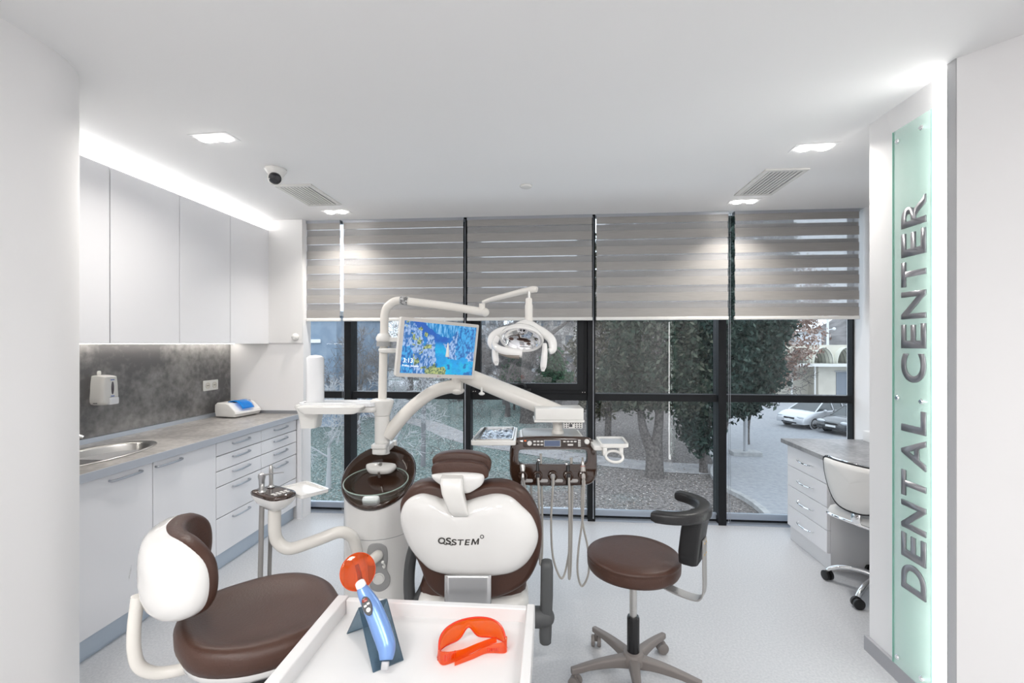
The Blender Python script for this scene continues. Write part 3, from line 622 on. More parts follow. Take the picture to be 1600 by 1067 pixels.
# seat, leg rest, base
so_ = sm([(-.40, 2.10), (-.415, 2.3), (-.40, 2.55), (-.38, 2.95), (-.34, 3.25), (-.18, 3.33), (-.02, 3.25), (.02, 2.95), (.05, 2.55), (.065, 2.3), (.04, 2.10), (-.18, 2.06)], 4, True)
g = G(); g.pillow(so_, [(.9, .33), (1.0, .345), (1.0, .395), (.97, .42), (.88, .432)]); obj('seat_cushion', g, brown_l, t, UF, ang=80)
g = G(); g.pillow(so_, [(.7, .27), (.93, .29), (.97, .334)]); obj('seat_shell', g, gloss_w, t, UF, ang=80)
g = G(); g.rbox(-.42, .075, 2.03, 2.30, .16, .382, .06, .03); g.rbox(-.36, .02, 2.15, 2.75, .05, .20, .05, .02); obj('seat_support', g, plastic, t, UF)
g = G(); g.prism(rrect(-.40, .06, 2.0, 2.95, .12), 0.0, .055, .02); obj('base_plate', g, plastic, t, UF)
# arm rests
g = G(); g.M = Matrix.Identity(4)
o_ = rrect(.118, .168, 1.925, 1.985, .018)
g.loft([[(x*1+dx, y+dy, z) for x, y in [(.143+(p[0]-.143)*k, 1.955+(p[1]-1.955)*k) for p in o_]] for k, z, dx, dy in ((.7, .25, -.004, 0), (.95, .258, -.004, 0), (1, .28, -.004, 0), (1, .36, -.001, 0), (1.02, .45, .002, 0), (1.0, .57, .003, 0), (.9, .588, .003, 0), (.6, .594, .003, 0))])
ar = obj('armrest', g, grey_arm, t, UF, ang=60)
g = G(); g.cap_tube((.02, 1.955, .357), (.178, 1.955, .357), .042); obj('armrest_pivot', g, grey_arm, ar, UF)
g = G(); g.tube(sm([(-.425, 2.17, .615), (-.455, 2.17, .56), (-.474, 2.17, .47), (-.478, 2.17, .37), (-.468, 2.17, .285), (-.45, 2.17, .25)], 5), [.020, .024, .026, .026, .027, .024], 12, flat=1.3, up=(0, 1, 0))
ar = obj('armrest', g, grey_arm, t, UF)
g = G(); g.tube(sm([(-.46, 2.17, .31), (-.43, 2.17, .33), (-.40, 2.18, .39), (-.375, 2.2, .46)], 5), .022, 10); g.cap_tube((-.49, 2.17, .29), (-.37, 2.17, .29), .036); obj('armrest_pivot', g, grey_arm, ar, UF)
# ------------------------------------------------------------------ water and spittoon tower
t = thing('dental_unit', 'tall white dental tower with a brown spittoon bowl, post and light pole', 'dental unit', UF @ Vector((-0.72, 2.58, 0)), YAW)
cx, cy, rr_ = -0.725, 2.56, 0.186
def zt(y): return 0.774+(y-cy)*0.61
g = G(); rings = []
for fz in (0, .02, .25, .5):
    rings.append([(cx+rr_*math.cos(2*PI*i/48)*(0.97 if fz == 0 else 1), cy+rr_*math.sin(2*PI*i/48), fz) for i in range(48)])
for fz in (0.0, 0.3, 0.6, 0.8, .95, 1.0):
    rings.append([(cx+rr_*(1-0.01*fz)*math.cos(2*PI*i/48), cy+rr_*(1-0.01*fz)*math.sin(2*PI*i/48), 0.505+(zt(cy+rr_*math.sin(2*PI*i/48))-0.012-0.505)*fz) for i in range(48)])
g.loft(rings, cap=False); obj('tower_body', g, gloss_w, t, UF, ang=50)
g = G(); g.loft([[(cx+(rr_+.0007)*math.cos(2*PI*i/48), cy+(rr_+.0007)*math.sin(2*PI*i/48), z) for i in range(48)] for z in (.499, .502)], cap=False); obj('joint_line', g, gap_m, t, UF)
ta = math.degrees(math.atan(.61)); BM = T(cx, cy, 0.774) @ RX(ta) @ Matrix.Diagonal((1, 1.155, 1, 1))
g = G(); g.M = BM; g.lathe([(.16, -.03), (.186, -.022), (.196, .0), (.197, .016), (.190, .022), (.182, .018), (.168, -.008), (.12, -.05), (.06, -.066), (.004, -.068)], 56)
bw = obj('spittoon_surround', g, brown_p, t, UF, ang=60)
g = G(); g.M = T(cx+.002, cy-.065, .738) @ RX(10); g.lathe([(.163, .035), (.167, .038), (.170, .034), (.163, .014), (.140, -.020), (.10, -.042), (.04, -.055), (.004, -.056)], 48, cap=False)
obj('glass_bowl', g, bowl_m, t, UF, ang=80)
g = G(); g.M = T(cx+.002, cy-.065, .738) @ RX(10); g.torus((0, 0, .036), .1665, .0030, 56, 8); obj('bowl_rim', g, mat('glass_rim', (0.50, 0.62, 0.56), 0.08, trans=0.4), t, UF)
g = G(); g.M = T(cx, cy+.02, .815) @ RX(ta-5); g.pillow(sm([(-.075, .022), (-.082, 0), (-.055, -.030), (0, -.036), (.055, -.030), (.082, 0), (.075, .022), (0, .030)], 4, True), [(.8, -.02), (.95, -.015), (1, 0), (.96, .012), (.85, .017), (.2, .018)])
obj('water_nozzle_cap', g, plastic, t, UF, ang=70)
g = G(); g.M = T(cx, cy+.015, .832) @ RX(ta-5); g.lathe([(.012, 0), (.010, .006), (.003, .007)], 16); g.cyl((0, -.045, -.045), (0, -.045, -.01), .008, .006, 10); obj('water_nozzle', g, steel, t, UF)
g = G(); g.M = T(cx-.002, cy-.150, .690) @ RX(ta-10); g.rbox(-.043, .043, -.020, .020, -.02, .020, .014, .008); obj('drain_block', g, milky, t, UF)
g = G(); g.rbox(-.766, -.692, 2.550, 2.615, .893, .925, .012, .006); g.rbox(-.770, -.688, 2.540, 2.62, .925, .950, .014, .006); obj('post_clip', g, plastic, t, UF)
g = G(); g.rbox(-.775, -.68, 2.735, 2.775, .30, .93, .015, .006); g.rbox(-.765, -.69, 2.60, 2.76, .895, .93, .015, .006); obj('rear_upright', g, plastic, t, UF)
g = G(); g.M = T(-.728, 2.62, 0); g.lathe([(.041, .885), (.041, 1.07), (.040, 1.098)], 28); obj('post', g, plastic, t, UF)
g = G(); g.M = T(-.728, 2.62, 0); g.lathe([(.043, 1.100), (.047, 1.115), (.058, 1.15), (.064, 1.17), (.064, 1.183), (.055, 1.190), (.02, 1.192)], 32); obj('post_collar', g, plastic, t, UF)
pole = sm([(-.728, 2.62, 1.15), (-.722, 2.62, 1.40), (-.716, 2.62, 1.58), (-.714, 2.62, 1.66), (-.700, 2.62, 1.705), (-.665, 2.62, 1.735), (-.62, 2.615, 1.742), (-.56, 2.605, 1.734), (-.35, 2.56, 1.705), (-.145, 2.50, 1.668)], 6)
g = G(); g.tube(pole, [.0235]*26+[.0255]*0+[.0225]*29, 18); obj('light_pole', g, warm_w, t, UF)
g = G(); g.sphere((-.145, 2.50, 1.668), .0245, 18); g.cyl((-.160, 2.50, 1.67), (-.160, 2.50, 1.715), .017); obj('pole_end', g, warm_w, t, UF)
g = G(); g.M = T(-.600, 2.6105, 1.741) @ RY(7) @ RZ(-8); g.tube([(-.022, 0, 0), (.022, 0, -.0005)], .0242, 20); obj('pole_data_label', g, mat('label_grey', (0.5, 0.5, 0.5), 0.4, noise=(60, (0.15, 0.15, 0.15), 0.5, 0.55, 3)), t, UF)
g = G(); g.M = T(-.7185, 2.62, 0); g.lathe([(.026, 1.50), (.040, 1.515), (.043, 1.52), (.043, 1.536), (.034, 1.552), (.027, 1.558)], 28); g.box(.03, .16, -.02, .015, 1.512, 1.535); obj('monitor_clamp', g, plastic, t, UF)
g = G(); g.M = T(-.7185, 2.62, 0); g.lathe([(.040, 1.485), (.0405, 1.510), (.030, 1.512)], 28); obj('clamp_ring', g, grey_mid, t, UF)
g = G(); g.M = T(-.7185, 2.62, 0); g.pillow(circ(.03, -.02, .055, 24, .035), [(.6, 1.447), (.9, 1.452), (1, 1.466), (.95, 1.473), (.8, 1.475)]); obj('lower_clamp', g, plastic, t, UF)
# instrument shelf arm to the left of the post
g = G()
g.prism(rrect(-1.155, -.745, 2.545, 2.67, .03), 1.122, 1.158, .012)
obj('shelf_arm', g, plastic, t, UF)
g = G(); g.frame(rrect(-1.165, -.75, 2.535, 2.69, .03), rrect(-1.145, -.765, 2.55, 2.675, .02), 1.158, 1.178); g.box(-1.15, -.76, 2.548, 2.677, 1.158, 1.163); obj('shelf_rim', g, milky, t, UF)
g = G(); g.loft([[(x, y, z) for x, y in [(c0+p[0]*w_, 2.50+p[1]*.05) for p in rrect(-1, 1, -1, 1, .3)]] for c0, w_, z in ((-.965, .135, 1.130), (-.965, .16, 1.142), (-.965, .17, 1.162), (-.965, .165, 1.166))]); obj('front_ledge', g, plastic, t, UF)
g = G(); g.loft([[(-1.112+p[0]*w_, 2.585+p[1]*.05, z) for p in rrect(-1, 1, -1, 1, .35)] for w_, z in ((.042, 1.04), (.044, 1.05), (.047, 1.08), (.060, 1.13), (.075, 1.155), (.070, 1.165))]); obj('dispenser_socket', g, plastic, t, UF, ang=60)
# side panel with the arm joint, hose port and outlet
g = G(); g.M = T(-.684, cy-.172, 0) @ RZ(15) @ XZ
g.prism(sm([(-.048, .47), (.0, .485), (.040, .46), (.048, .40), (.043, .345), (.060, .300), (.050, .255), (.010, .235), (-.030, .25), (-.045, .29), (-.052, .38)], 5, True), -.03, .012, .006); obj('connection_panel', g, grey_mid, t, UF, ang=50)
g = G(); g.M = T(-.684, cy-.186, 0) @ RZ(15) @ XZ; g.torus((.006, .305, .0), .026, .004, 24, 8); g.M = g.M @ T(.006, .305, -.004); g.lathe([(.022, 0), (.022, .008), (.004, .010)], 22); obj('hose_port', g, plastic, t, UF)
g = G(); g.tube(sm([(-.655, cy-.195, .375), (-.645, cy-.205, .37), (-.640, cy-.21, .385), (-.648, cy-.215, .40)], 4), .004, 8); g.sphere((-.650, cy-.213, .402), .008, 10); obj('small_tap', g, plastic, t, UF)
g = G(); g.box(-.912, -.905, 2.53, 2.55, .36, .375); g.box(-.912, -.905, 2.53, 2.55, .33, .345); obj('side_switches', g, black_m, t, UF)
# swivel arm that carries the assistant's holder
g = G(); g.cap_tube((-.665, cy-.17, .435), (-.72, cy-.235, .405), .027)
g.tube(sm([(-.745, 2.30, .395), (-.752, 2.29, .43), (-.760, 2.27, .52), (-.775, 2.25, .575), (-.82, 2.22, .605), (-.90, 2.19, .585), (-1.0, 2.17, .555), (-1.045, 2.16, .556), (-1.082, 2.155, .59), (-1.092, 2.15, .64), (-1.092, 2.15, .745)], 6), .0275, 16)
g.cap_tube((-.745, 2.30, .40), (-.745, 2.30, .30), .0275)
obj('assistant_arm', g, warm_w, t, UF)
# assistant's holder (on that arm)
HM = T(-1.092, 2.15, .775) @ RZ(-32)
t2 = thing('instrument_holder', 'white pod with a brown keypad top holding suction tips, left of the spittoon', 'instrument holder', UF @ Vector((-1.092, 2.15, .745)), YAW)
hb2 = sm([(-.105, .052, 0), (-.112, 0, 0), (-.105, -.052, 0), (0, -.062, 0), (.075, -.056, 0), (.098, -.02, 0), (.098, .02, 0), (.075, .056, 0), (0, .062, 0)], 4, True)
hb2 = [(p.x, p.y) for p in hb2]
def pod(ks): return [[(0.0+(x-c0)*k, y*k, z) for x, y in hb2] for k, z, c0 in ks]
g = G(); g.M = HM; g.loft(pod([(.30, -.034, 0), (.52, -.03, 0), (.80, -.008, 0), (.97, .014, 0), (1.0, .030, 0)])); obj('pod_body', g, gloss_w, t2, UF, ang=70)
g = G(); g.M = HM; g.loft(pod([(1.01, .029, 0), (1.015, .036, 0), (.99, .042, 0), (.95, .045, 0)])); obj('keypad_panel', g, brown_p, t2, UF, ang=60)
g = G(); g.M = HM; g.prism(rrect(-.045, .085, -.044, .044, .016), .0445, .0465); obj('keypad_field', g, brown_d, t2, UF)
g = G(); g.M = HM
for i in range(4):
    for j in range(2): g.rbox(.030+j*.020, .045+j*.020, -.038+i*.020, -.024+i*.020, .046, .049, .003, .001)
obj('keys', g, key_m, t2, UF)
# flat tray beside the holder
t3 = thing('instrument_tray', 'small empty white tray fixed beside the suction tip holder', 'tray', UF @ Vector((-1.01, 2.26, .79)), YAW)
TM = T(-1.005, 2.262, .795) @ RZ(-38)
g = G(); g.M = TM; g.prism(rrect(-.105, .105, -.070, .070, .014), -.010, 0, .003); g.frame(rrect(-.105, .105, -.070, .070, .014), rrect(-.097, .097, -.062, .062, .010), -.001, .008); obj('tray_plate', g, gloss_w, t3, UF, ang=50)
# suction tips and syringe in the holder
def holder_item(name, lab, x, y, hgt, m, lean=(0, 0), kind=0):
    q = thing(name, lab, 'dental instrument', UF @ (HM @ Vector((x, y, .045))), YAW)
    g = G(); g.M = HM @ T(x, y, .04)
    if kind == 0: g.lathe([(.014, -.03), (.016, 0), (.014, .012), (.009, .018), (.009, hgt*.85), (.007, hgt), (.004, hgt+.004)], 14)
    else:
        g.lathe([(.013, -.03), (.015, 0), (.012, .02), (.013, hgt*.6), (.017, hgt*.85), (.015, hgt), (.004, hgt+.006)], 14)
        g.tube([(0, 0, hgt*.9), (.05, .015, hgt+.004), (.11, .04, hgt+.014)], [.005, .003, .002], 8)
    obj('body', g, m, q, UF)
    g = G(); g.M = HM @ T(x, y, .04); g.torus((0, 0, .006), .014, .003, 18, 6); obj('holder_ring', g, chrome, q, UF)
    g = G(); p0 = HM @ Vector((x, y, -.02)); g.tube(sm([p0, (p0.x-.004, p0.y, .55), (p0.x-.012, p0.y+.01, .30), (p0.x-.01, p0.y+.05, .10), (p0.x+.03, p0.y+.13, .016), (p0.x+.2, p0.y+.17, .014)], 5), .011 if kind else .009, 10); obj('hose', g, hose_d, q, UF)
holder_item('suction_tip', 'tall thin clear-and-steel suction tip at the rear of the brown keypad pod', -.080, .030, .105, steel)
holder_item('air_syringe', 'steel three-way syringe with a long nozzle in the brown keypad pod', -.074, -.018, .080, steel_d, kind=1)
holder_item('saliva_ejector', 'short steel suction handle nearest the keys on the brown pod', -.040, -.035, .040, steel)
# cup dispenser
t = thing('cup_dispenser', 'tall milky white cylinder standing on the shelf arm in front of the window', 'dispenser', UF @ Vector((-1.095, 2.60, 1.164)), YAW)
g = G(); g.M = T(-1.095, 2.60, 0); g.lathe([(.046, 1.1635), (.0475, 1.18), (.0465, 1.412), (.044, 1.424), (.030, 1.434), (.003, 1.438)], 32); obj('tube', g, milky, t, UF)
# ------------------------------------------------------------------ monitor
MOM = T(-.378, 2.42, 1.471) @ Matrix.Rotation(.595, 4, 'Z') @ Matrix.Rotation(.0825, 4, 'X') @ Matrix.Rotation(.069, 4, 'Y')
t = thing('monitor', 'white framed monitor showing blue sea and pale cliffs, mounted on the light pole', 'monitor', UF @ Vector((-.378, 2.42, 1.32)), YAW)
W2, H2 = .22, .148
g = G(); g.M = MOM @ XZ; g.prism(rrect(-W2, W2, -H2, H2, .010), -.030, -.0005, .004); obj('casing', g, plastic, t, UF)
g = G(); g.M = MOM @ XZ; g.frame(rrect(-W2, W2, -H2, H2, .008), rrect(-W2+.0185, W2-.0125, -H2+.0185, H2-.0165, .001), -.001, .006); obj('bezel', g, mat('bezel_plastic', (0.60, 0.575, 0.54), 0.35), t, UF, ang=50)
# picture on the screen: sea, cliffs and trees
NX, NY = 220, 140
def vnoise(u, v, sc, seed):
    rs = np.random.RandomState(seed); tb = rs.rand(64, 64); x = u*sc; y = v*sc; xi = np.floor(x).astype(int); yi = np.floor(y).astype(int); fx = x-xi; fy = y-yi
    fx = fx*fx*(3-2*fx); fy = fy*fy*(3-2*fy); q = lambda a, b: tb[a % 64, b % 64]
    return (q(xi, yi)*(1-fx)+q(xi+1, yi)*fx)*(1-fy)+(q(xi, yi+1)*(1-fx)+q(xi+1, yi+1)*fx)*fy
def fbm(u, v, sc, seed, o=4): return sum(vnoise(u, v, sc*2**i, seed+i)*.5**i for i in range(o))/sum(.5**i for i in range(o))
def inside(px, py, poly):
    r = np.zeros(px.shape, bool); n_ = len(poly)
    for i in range(n_):
        x1, y1 = poly[i]; x2, y2 = poly[(i+1) % n_]
        if y1 == y2: continue
        r ^= ((y1 > py) != (y2 > py)) & (px < (x2-x1)*(py-y1)/(y2-y1)+x1)
    return r
uu, vv = np.meshgrid((np.arange(NX)+.5)/NX, (np.arange(NY)+.5)/NY); asp = 1.55
wu = uu+(fbm(uu*asp, vv, 14, 3)-.5)*.07; wv_ = vv+(fbm(uu*asp, vv, 14, 9)-.5)*.09
n1 = fbm(uu*asp, vv, 9, 20); n2 = fbm(uu*asp*1.6, vv*.8, 26, 40); n3 = fbm(uu*asp, vv, 42, 60)
def mix(a, b, k): return a*(1-k)[..., None]+b*k[..., None]
def col(*c_): return np.ones((NY, NX, 3))*np.array(c_)
img = mix(col(.01, .10, .45), col(.0, .30, .70), np.clip((vv-.2)*2.2+(n1-.5), 0, 1)); img = mix(img, col(0., .42, .72), np.clip((fbm(uu*asp, vv, 6, 77)-.42)*6, 0, 1)*np.clip((vv-.35)*4, 0, 1))
img = mix(img, col(.0, .13, .42), (np.clip((fbm(uu*asp, vv, 11, 88)-.60)*12, 0, 1))*np.clip((vv-.66)*8, 0, 1))
rock = mix(col(.02, .14, .42), col(.33, .48, .74), np.clip((n2-.40)*4.5, 0, 1)); rockd = mix(col(.01, .11, .40), col(.05, .36, .72), np.clip((n2-.35)*4, 0, 1))
green = mix(col(.05, .12, .08), col(.40, .46, .18), np.clip((n3-.35)*4, 0, 1))
def put(poly, tex):
    global img
    k = inside(wu, wv_, poly); img = np.where(k[..., None], tex, img)
put([(.16, -.1), (1.1, -.1), (1.1, .16), (.75, .16), (.66, .26), (.5, .25), (.38, .14)], mix(col(.0, .20, .52), col(.20, .50, .80), np.clip((fbm(uu*asp*3, vv*.5, 16, 5)-.42)*4, 0, 1)))
put([(.70, .14), (.78, .02), (.9, .05), (1.1, .05), (1.1, .60), (.9, .62), (.74, .70), (.63, .68), (.62, .55), (.66, .38)], rockd)
put([(.55, .40), (.66, .36), (.70, .16), (.76, .1), (.72, .5), (.76, .68), (.64, .70), (.61, .58)], rock)
put([(.87, .66), (.93, .50), (1.1, .48), (1.1, .78), (.95, .72)], rock)
put([(-.1, -.1), (.07, -.05), (.15, .06), (.24, .20), (.28, .42), (.36, .66), (.44, 1.1), (-.1, 1.1)], rock)
put([(-.1, .45), (.10, .50), (.15, .7), (.16, 1.1), (-.1, 1.1)], rockd)
put([(.30, .45), (.33, .24), (.38, .20), (.41, .34), (.44, .60), (.47, .92), (.34, .95), (.32, .7)], rock)
gk = (inside(wu, wv_, [(.30, 1.1), (.34, .92), (.44, .80), (.50, .86), (.60, .86), (.62, .93), (.56, 1.1)]) | ((n1 > .64) & inside(wu, wv_, [(.0, .0), (.15, .05), (.36, .2), (.40, .9), (.2, .9)])))
img = np.where(gk[..., None], green, img); img = np.clip(img*(.85+.3*n3[..., None]), 0, 1)
sx0, sx1, sy0, sy1 = -W2+.019, W2-.013, -H2+.019, H2-.017
vts = [(sx0+(sx1-sx0)*i/NX, sy1+(sy0-sy1)*j/NY, .0035) for j in range(NY+1) for i in range(NX+1)]
fcs = [(j*(NX+1)+i, (j+1)*(NX+1)+i, (j+1)*(NX+1)+i+1, j*(NX+1)+i+1) for j in range(NY) for i in range(NX)]
me = bpy.data.meshes.new('screen'); me.from_pydata(vts, [], fcs); at = me.color_attributes.new('picture', 'FLOAT_COLOR', 'CORNER')
cc = np.ones((NY*NX, 4, 4), np.float32); cc[:, :, :3] = img.reshape(-1, 1, 3); at.data.foreach_set('color', cc.ravel())
sm_m = bpy.data.materials.new('screen_picture'); sm_m.use_nodes = True; nn_ = sm_m.node_tree.nodes; a_ = nn_.new('ShaderNodeVertexColor'); a_.layer_name = 'picture'; bs = nn_['Principled BSDF']
bs.inputs['Base Color'].default_value = (.01, .01, .01, 1); bs.inputs['Roughness'].default_value = .25; bs.inputs['Emission Strength'].default_value = 1.0; sm_m.node_tree.links.new(a_.outputs[0], bs.inputs['Emission Color'])
me.transform(MOM @ XZ)
scr = obj('screen', me, sm_m, t, UF, smooth=False)
white_e = mat('screen_white', (.9, .9, .9), .4, emit=(1, 1, 1), es=.9)
for s_, wd_, ht_, x_, y_ in (('3:13', .050, .022, -.190, -.076), ('Friday, January', .088, .0125, -.192, -.0985)):
    me = text_me(s_, 1, 0, 0, fit=(wd_, ht_)); me.transform(MOM @ XZ @ T(x_, y_, .0042)); obj('screen_text', me, white_e, scr, UF, smooth=False)
me = text_me('LG', 1, 0, 0.01, fit=(.009, .0045)); me.transform(MOM @ XZ @ T(.012, -H2+.006, .0064)); obj('brand_mark', me, print_m, t, UF, smooth=False)
g = G(); g.M = MOM @ XZ; g.M = g.M @ T(.006, -H2+.0085, .0062); g.lathe([(.003, 0), (.003, .0004)], 12); obj('brand_dot', g, mat('magenta_dot', (.25, .02, .10), .4), t, UF)
g = G(); g.tube(sm([(-.60, 2.615, 1.523), (-.50, 2.60, 1.52), (-.40, 2.52, 1.49), (-.38, 2.46, 1.48)], 5), .017, 12); g.rbox(-.42, -.33, 2.44, 2.48, 1.43, 1.52, .01, .004); obj('mount_arm', g, plastic, t, UF)
# ------------------------------------------------------------------ delivery arms + console
t = thing('delivery_console', 'brown instrument console with keypad and display on a long white swing arm', 'instrument console', UF @ Vector((.18, 2.45, .8)), YAW)
g = G(); g.tube(sm([(-.70, 2.62, .985), (-.655, 2.62, 1.04), (-.60, 2.63, 1.105), (-.53, 2.64, 1.17), (-.45, 2.65, 1.225), (-.36, 2.65, 1.255), (-.285, 2.65, 1.258)], 6), [.040, .038, .036, .036, .038, .040], 18); obj('lower_arm', g, warm_w, t, UF)
g = G(); g.cyl((-.31, 2.65, 1.25), (-.31, 2.65, 1.34), .034); g.sphere((-.31, 2.65, 1.235), .040, 16, sz=.6); obj('elbow', g, warm_w, t, UF)
g = G(); g.tube(sm([(-.335, 2.655, 1.345), (-.30, 2.65, 1.335), (0, 2.56, 1.225), (.20, 2.50, 1.150), (.27, 2.47, 1.125)], 6), [.040, .046, .050, .048, .046], 20, flat=.9); obj('spring_arm', g, warm_w, t, UF)
g = G(); g.M = T(-.165, 2.545, 1.232); g.cyl((0, 0, 0), (0, -.005, .03), .006); g.sphere((0, 0, -.004), .017, 14, sz=.55); obj('arm_knob', g, plastic, t, UF)
g = G(); g.rbox(.118, .362, 2.36, 2.50, 1.115, 1.172, .004, .002); g.rbox(.112, .366, 2.355, 2.505, 1.103, 1.114, .004, .002); obj('arm_housing', g, plastic, t, UF)
g = G(); g.cyl((.240, 2.45, 1.03), (.240, 2.45, 1.103), .027); g.cyl((.240, 2.45, 1.03), (.240, 2.45, 1.05), .034, .030); obj('console_post', g, warm_w, t, UF)
g = G(); g.rbox(.262, .358, 2.37, 2.40, 1.070, 1.102, .003, .002); cb = obj('arm_keypad', g, plastic, t, UF)
g = G()
for i in range(7):
    for j in range(3):
        if 2 <= i <= 3 and j < 2: continue
        g.rbox(.267+i*.013, .274+i*.013, 2.367, 2.371, 1.074+j*.0095, 1.079+j*.0095, .002, .0005)
g.box(.290, .306, 2.368, 2.371, 1.078, 1.092); obj('keys', g, print_m, cb, UF)
# console body: brown face plate with an opening
CT = T(.205, 2.345, .908) @ RX(-6)      # leans back a little towards the top
CM = CT @ XZ
outl = sm([(-.160, .122), (-.195, .108), (-.214, .075), (-.217, .0), (-.216, -.060), (-.203, -.092), (-.175, -.112), (-.10, -.118), (.0, -.120), (.10, -.118), (.178, -.112), (.208, -.090), (.222, -.055), (.222, .0), (.220, .075), (.200, .108), (.165, .122), (.0, .126)], 3, True)
outl = [(p[0], p[1]) for p in [(q.x, q.y) for q in [Vector((*a, 0)) if len(a) == 2 else a for a in outl]]]
NO = len(outl)
inn = []
for i in range(NO):
    ang = math.atan2(outl[i][1], outl[i][0]); 
inr = rrect(-.172, .172, -.012, .062, .022, 12)
def ray(poly, ang):
    best = None; d = Vector((math.cos(ang), math.sin(ang)))
    for i in range(len(poly)):
        a, b = Vector(poly[i])-Vector((0, .025)), Vector(poly[(i+1) % len(poly)])-Vector((0, .025)); e = b-a; den = d.x*e.y-d.y*e.x
        if abs(den) < 1e-9: continue
        tt = (a.x*e.y-a.y*e.x)/den; ss = (a.x*d.y-a.y*d.x)/den
        if tt > 0 and -1e-6 <= ss <= 1+1e-6: best = tt if best is None else min(best, tt)
    return (d.x*best, d.y*best+.025)
AN = sorted(set([2*PI*i/96 for i in range(96)]+[math.atan2(sy_-.025, sx_) % (2*PI) for sx_ in (-.165, .165) for sy_ in (-.006, .056)]))
of = [ray(outl, a) for a in AN]; inf = [ray(inr, a) for a in AN]
g = G(); g.M = CM
def scl(o, d): return [(x*(1-d/.22), y*(1-d/.12)) for x, y in o]
ri = [[(x, y, z) for x, y in o] for o, z in ((inf, -.035), (scl(of, .010), -.035), (of, -.022), (of, -.004), (scl(of, .004), .004), (scl(of, .012), .008), ([(x*1.015, y+(y-.025)*.05) for x, y in inf], .007), (inf, .001), (inf, -.035))]
g.loft(ri, cap=False); fp = obj('face_plate', g, brown_p, t, UF, ang=60)
g = G()
g.loft([[(.205+x, 2.375+y, z) for x, y in rrect(-.172-.0*z, .172, 0, .25, .03)] for z in (.99, 1.010)]); g.loft([[(.205+x, 2.378+y, 1.010+dz) for x, y in rrect(-.165, .165, 0.0, .24, .03)] for dz in (0, .012)])
obj('console_body', g, plastic, t, UF, bevel=.004)
g = G(); g.M = T(0, 0, 0); g.prism(rrect(.205-.150, .205+.148, 2.372, 2.600, .02), 1.0225, 1.032, .004); obj('grey_mat', g, mat('grey_silicone', (.42, .42, .41), .3), t, UF)
g = G(); g.box(.205-.165, .205+.165, 2.40, 2.60, .955, .99); obj('under_tray', g, plastic, t, UF)
g = G(); g.M = CM; g.rbox(-.150, .172, .072, .112, .0075, .0095, .01, .001); obj('keypad_field', g, brown_d, t, UF)
g = G(); g.M = CM; g.rbox(-.046, .040, .075, .108, .0093, .0115, .003, .001); obj('display_rim', g, grey_mid, t, UF)
g = G(); g.M = CM; g.box(-.042, .036, .078, .105, .0113, .0118); obj('display', g, lcd_m, t, UF)
g = G(); g.M = CM
for i in range(3):
    for j in (0, 1): g.rbox(-.098+i*.018, -.085+i*.018, .081+j*.016, .089+j*.016, .0094, .012, .002, .001)
for i in range(4): g.rbox(.052+i*.018, .065+i*.018, .097, .104, .0094, .012, .002, .001)
g.rbox(.074, .102, .080, .089, .0094, .012, .002, .001)
for j in range(4): g.rbox(.126, .140, .076+j*.009, .0825+j*.009, .0094, .012, .002, .001)
g.M = CM @ T(-.117, .092, .0094); g.lathe([(.012, 0), (.012, .002), (.004, .0025)], 20)
obj('keys', g, key_m, t, UF)
g = G(); g.M = CM; g.rbox(-.145, -.133, .101, .108, .0094, .012, .003, .001); obj('orange_key', g, orange_b, t, UF)
g = G(); g.M = CM @ T(.170, .100, .006); g.lathe([(.013, 0), (.013, .014), (.010, .018), (.002, .019)], 20); obj('dial_knob', g, plastic, t, UF)
g = G(); g.M = CM
for i in range(4): g.rbox(-.122+i*.075-.022, -.122+i*.075+.022, -.100, -.083, .006, .012, .008, .003)
obj('silver_inlays', g, mat('inlay_grey', (.45, .44, .43), .3), t, UF)
HX = [-.152, -.077, -.002, .075, .150]
for x in HX:
    g = G(); g.M = CM @ T(x, -.068, .006) @ RX(-0); g.torus((0, 0, .012), .019, .0055, 24, 8); g.lathe([(.023, 0), (.022, .012)], 24)
    obj('holder_ring', g, brown_p, t, UF)
HPN = [('scaler handpiece with a slanted steel tip at the spittoon end of the brown console', 'dental_handpiece'), ('slim dark handpiece with a small angled head, second from the spittoon end of the console', 'dental_handpiece'),
       ('short grey hose end sitting in the middle ring of the brown console', 'dental_handpiece'), ('dark handpiece with a bright round head between the middle ring and the grey one', 'dental_handpiece'), ('pale grey handpiece with a fine red ring at the stool end of the console', 'dental_handpiece')]
hz = [[(0, -.03, 0), (.012, -.04, -.05), (.035, -.05, -.16), (.050, -.055, -.28), (.052, -.055, -.42), (.056, -.02, -.30), (.04, .02, -.02)],
      [(0, -.03, 0), (.003, -.045, -.07), (.005, -.05, -.2), (.006, -.05, -.34), (.012, -.035, -.425), (.022, -.01, -.35), (.022, .02, -.1), (.018, .05, .10)],
      [(0, -.03, 0), (-.006, -.045, -.08), (-.012, -.045, -.2), (-.006, -.045, -.36), (.016, -.04, -.45), (.042, -.035, -.492), (.066, -.02, -.44), (.090, .0, -.30), (.100, .02, -.1), (.10, .05, .08)],
      [(0, -.03, 0), (.0, -.045, -.1), (.000, -.045, -.3), (-.002, -.04, -.45), (.002, -.032, -.496), (.010, -.02, -.44), (.016, .0, -.30), (.022, .03, -.05), (.02, .05, .08)],
      [(0, -.03, 0), (-.006, -.045, -.10), (-.010, -.045, -.2), (-.030, -.045, -.34), (-.034, -.04, -.46), (-.012, -.035, -.530), (.022, -.025, -.47), (.022, -.01, -.36), (-.004, .02, -.2), (.004, .05, .08)]]
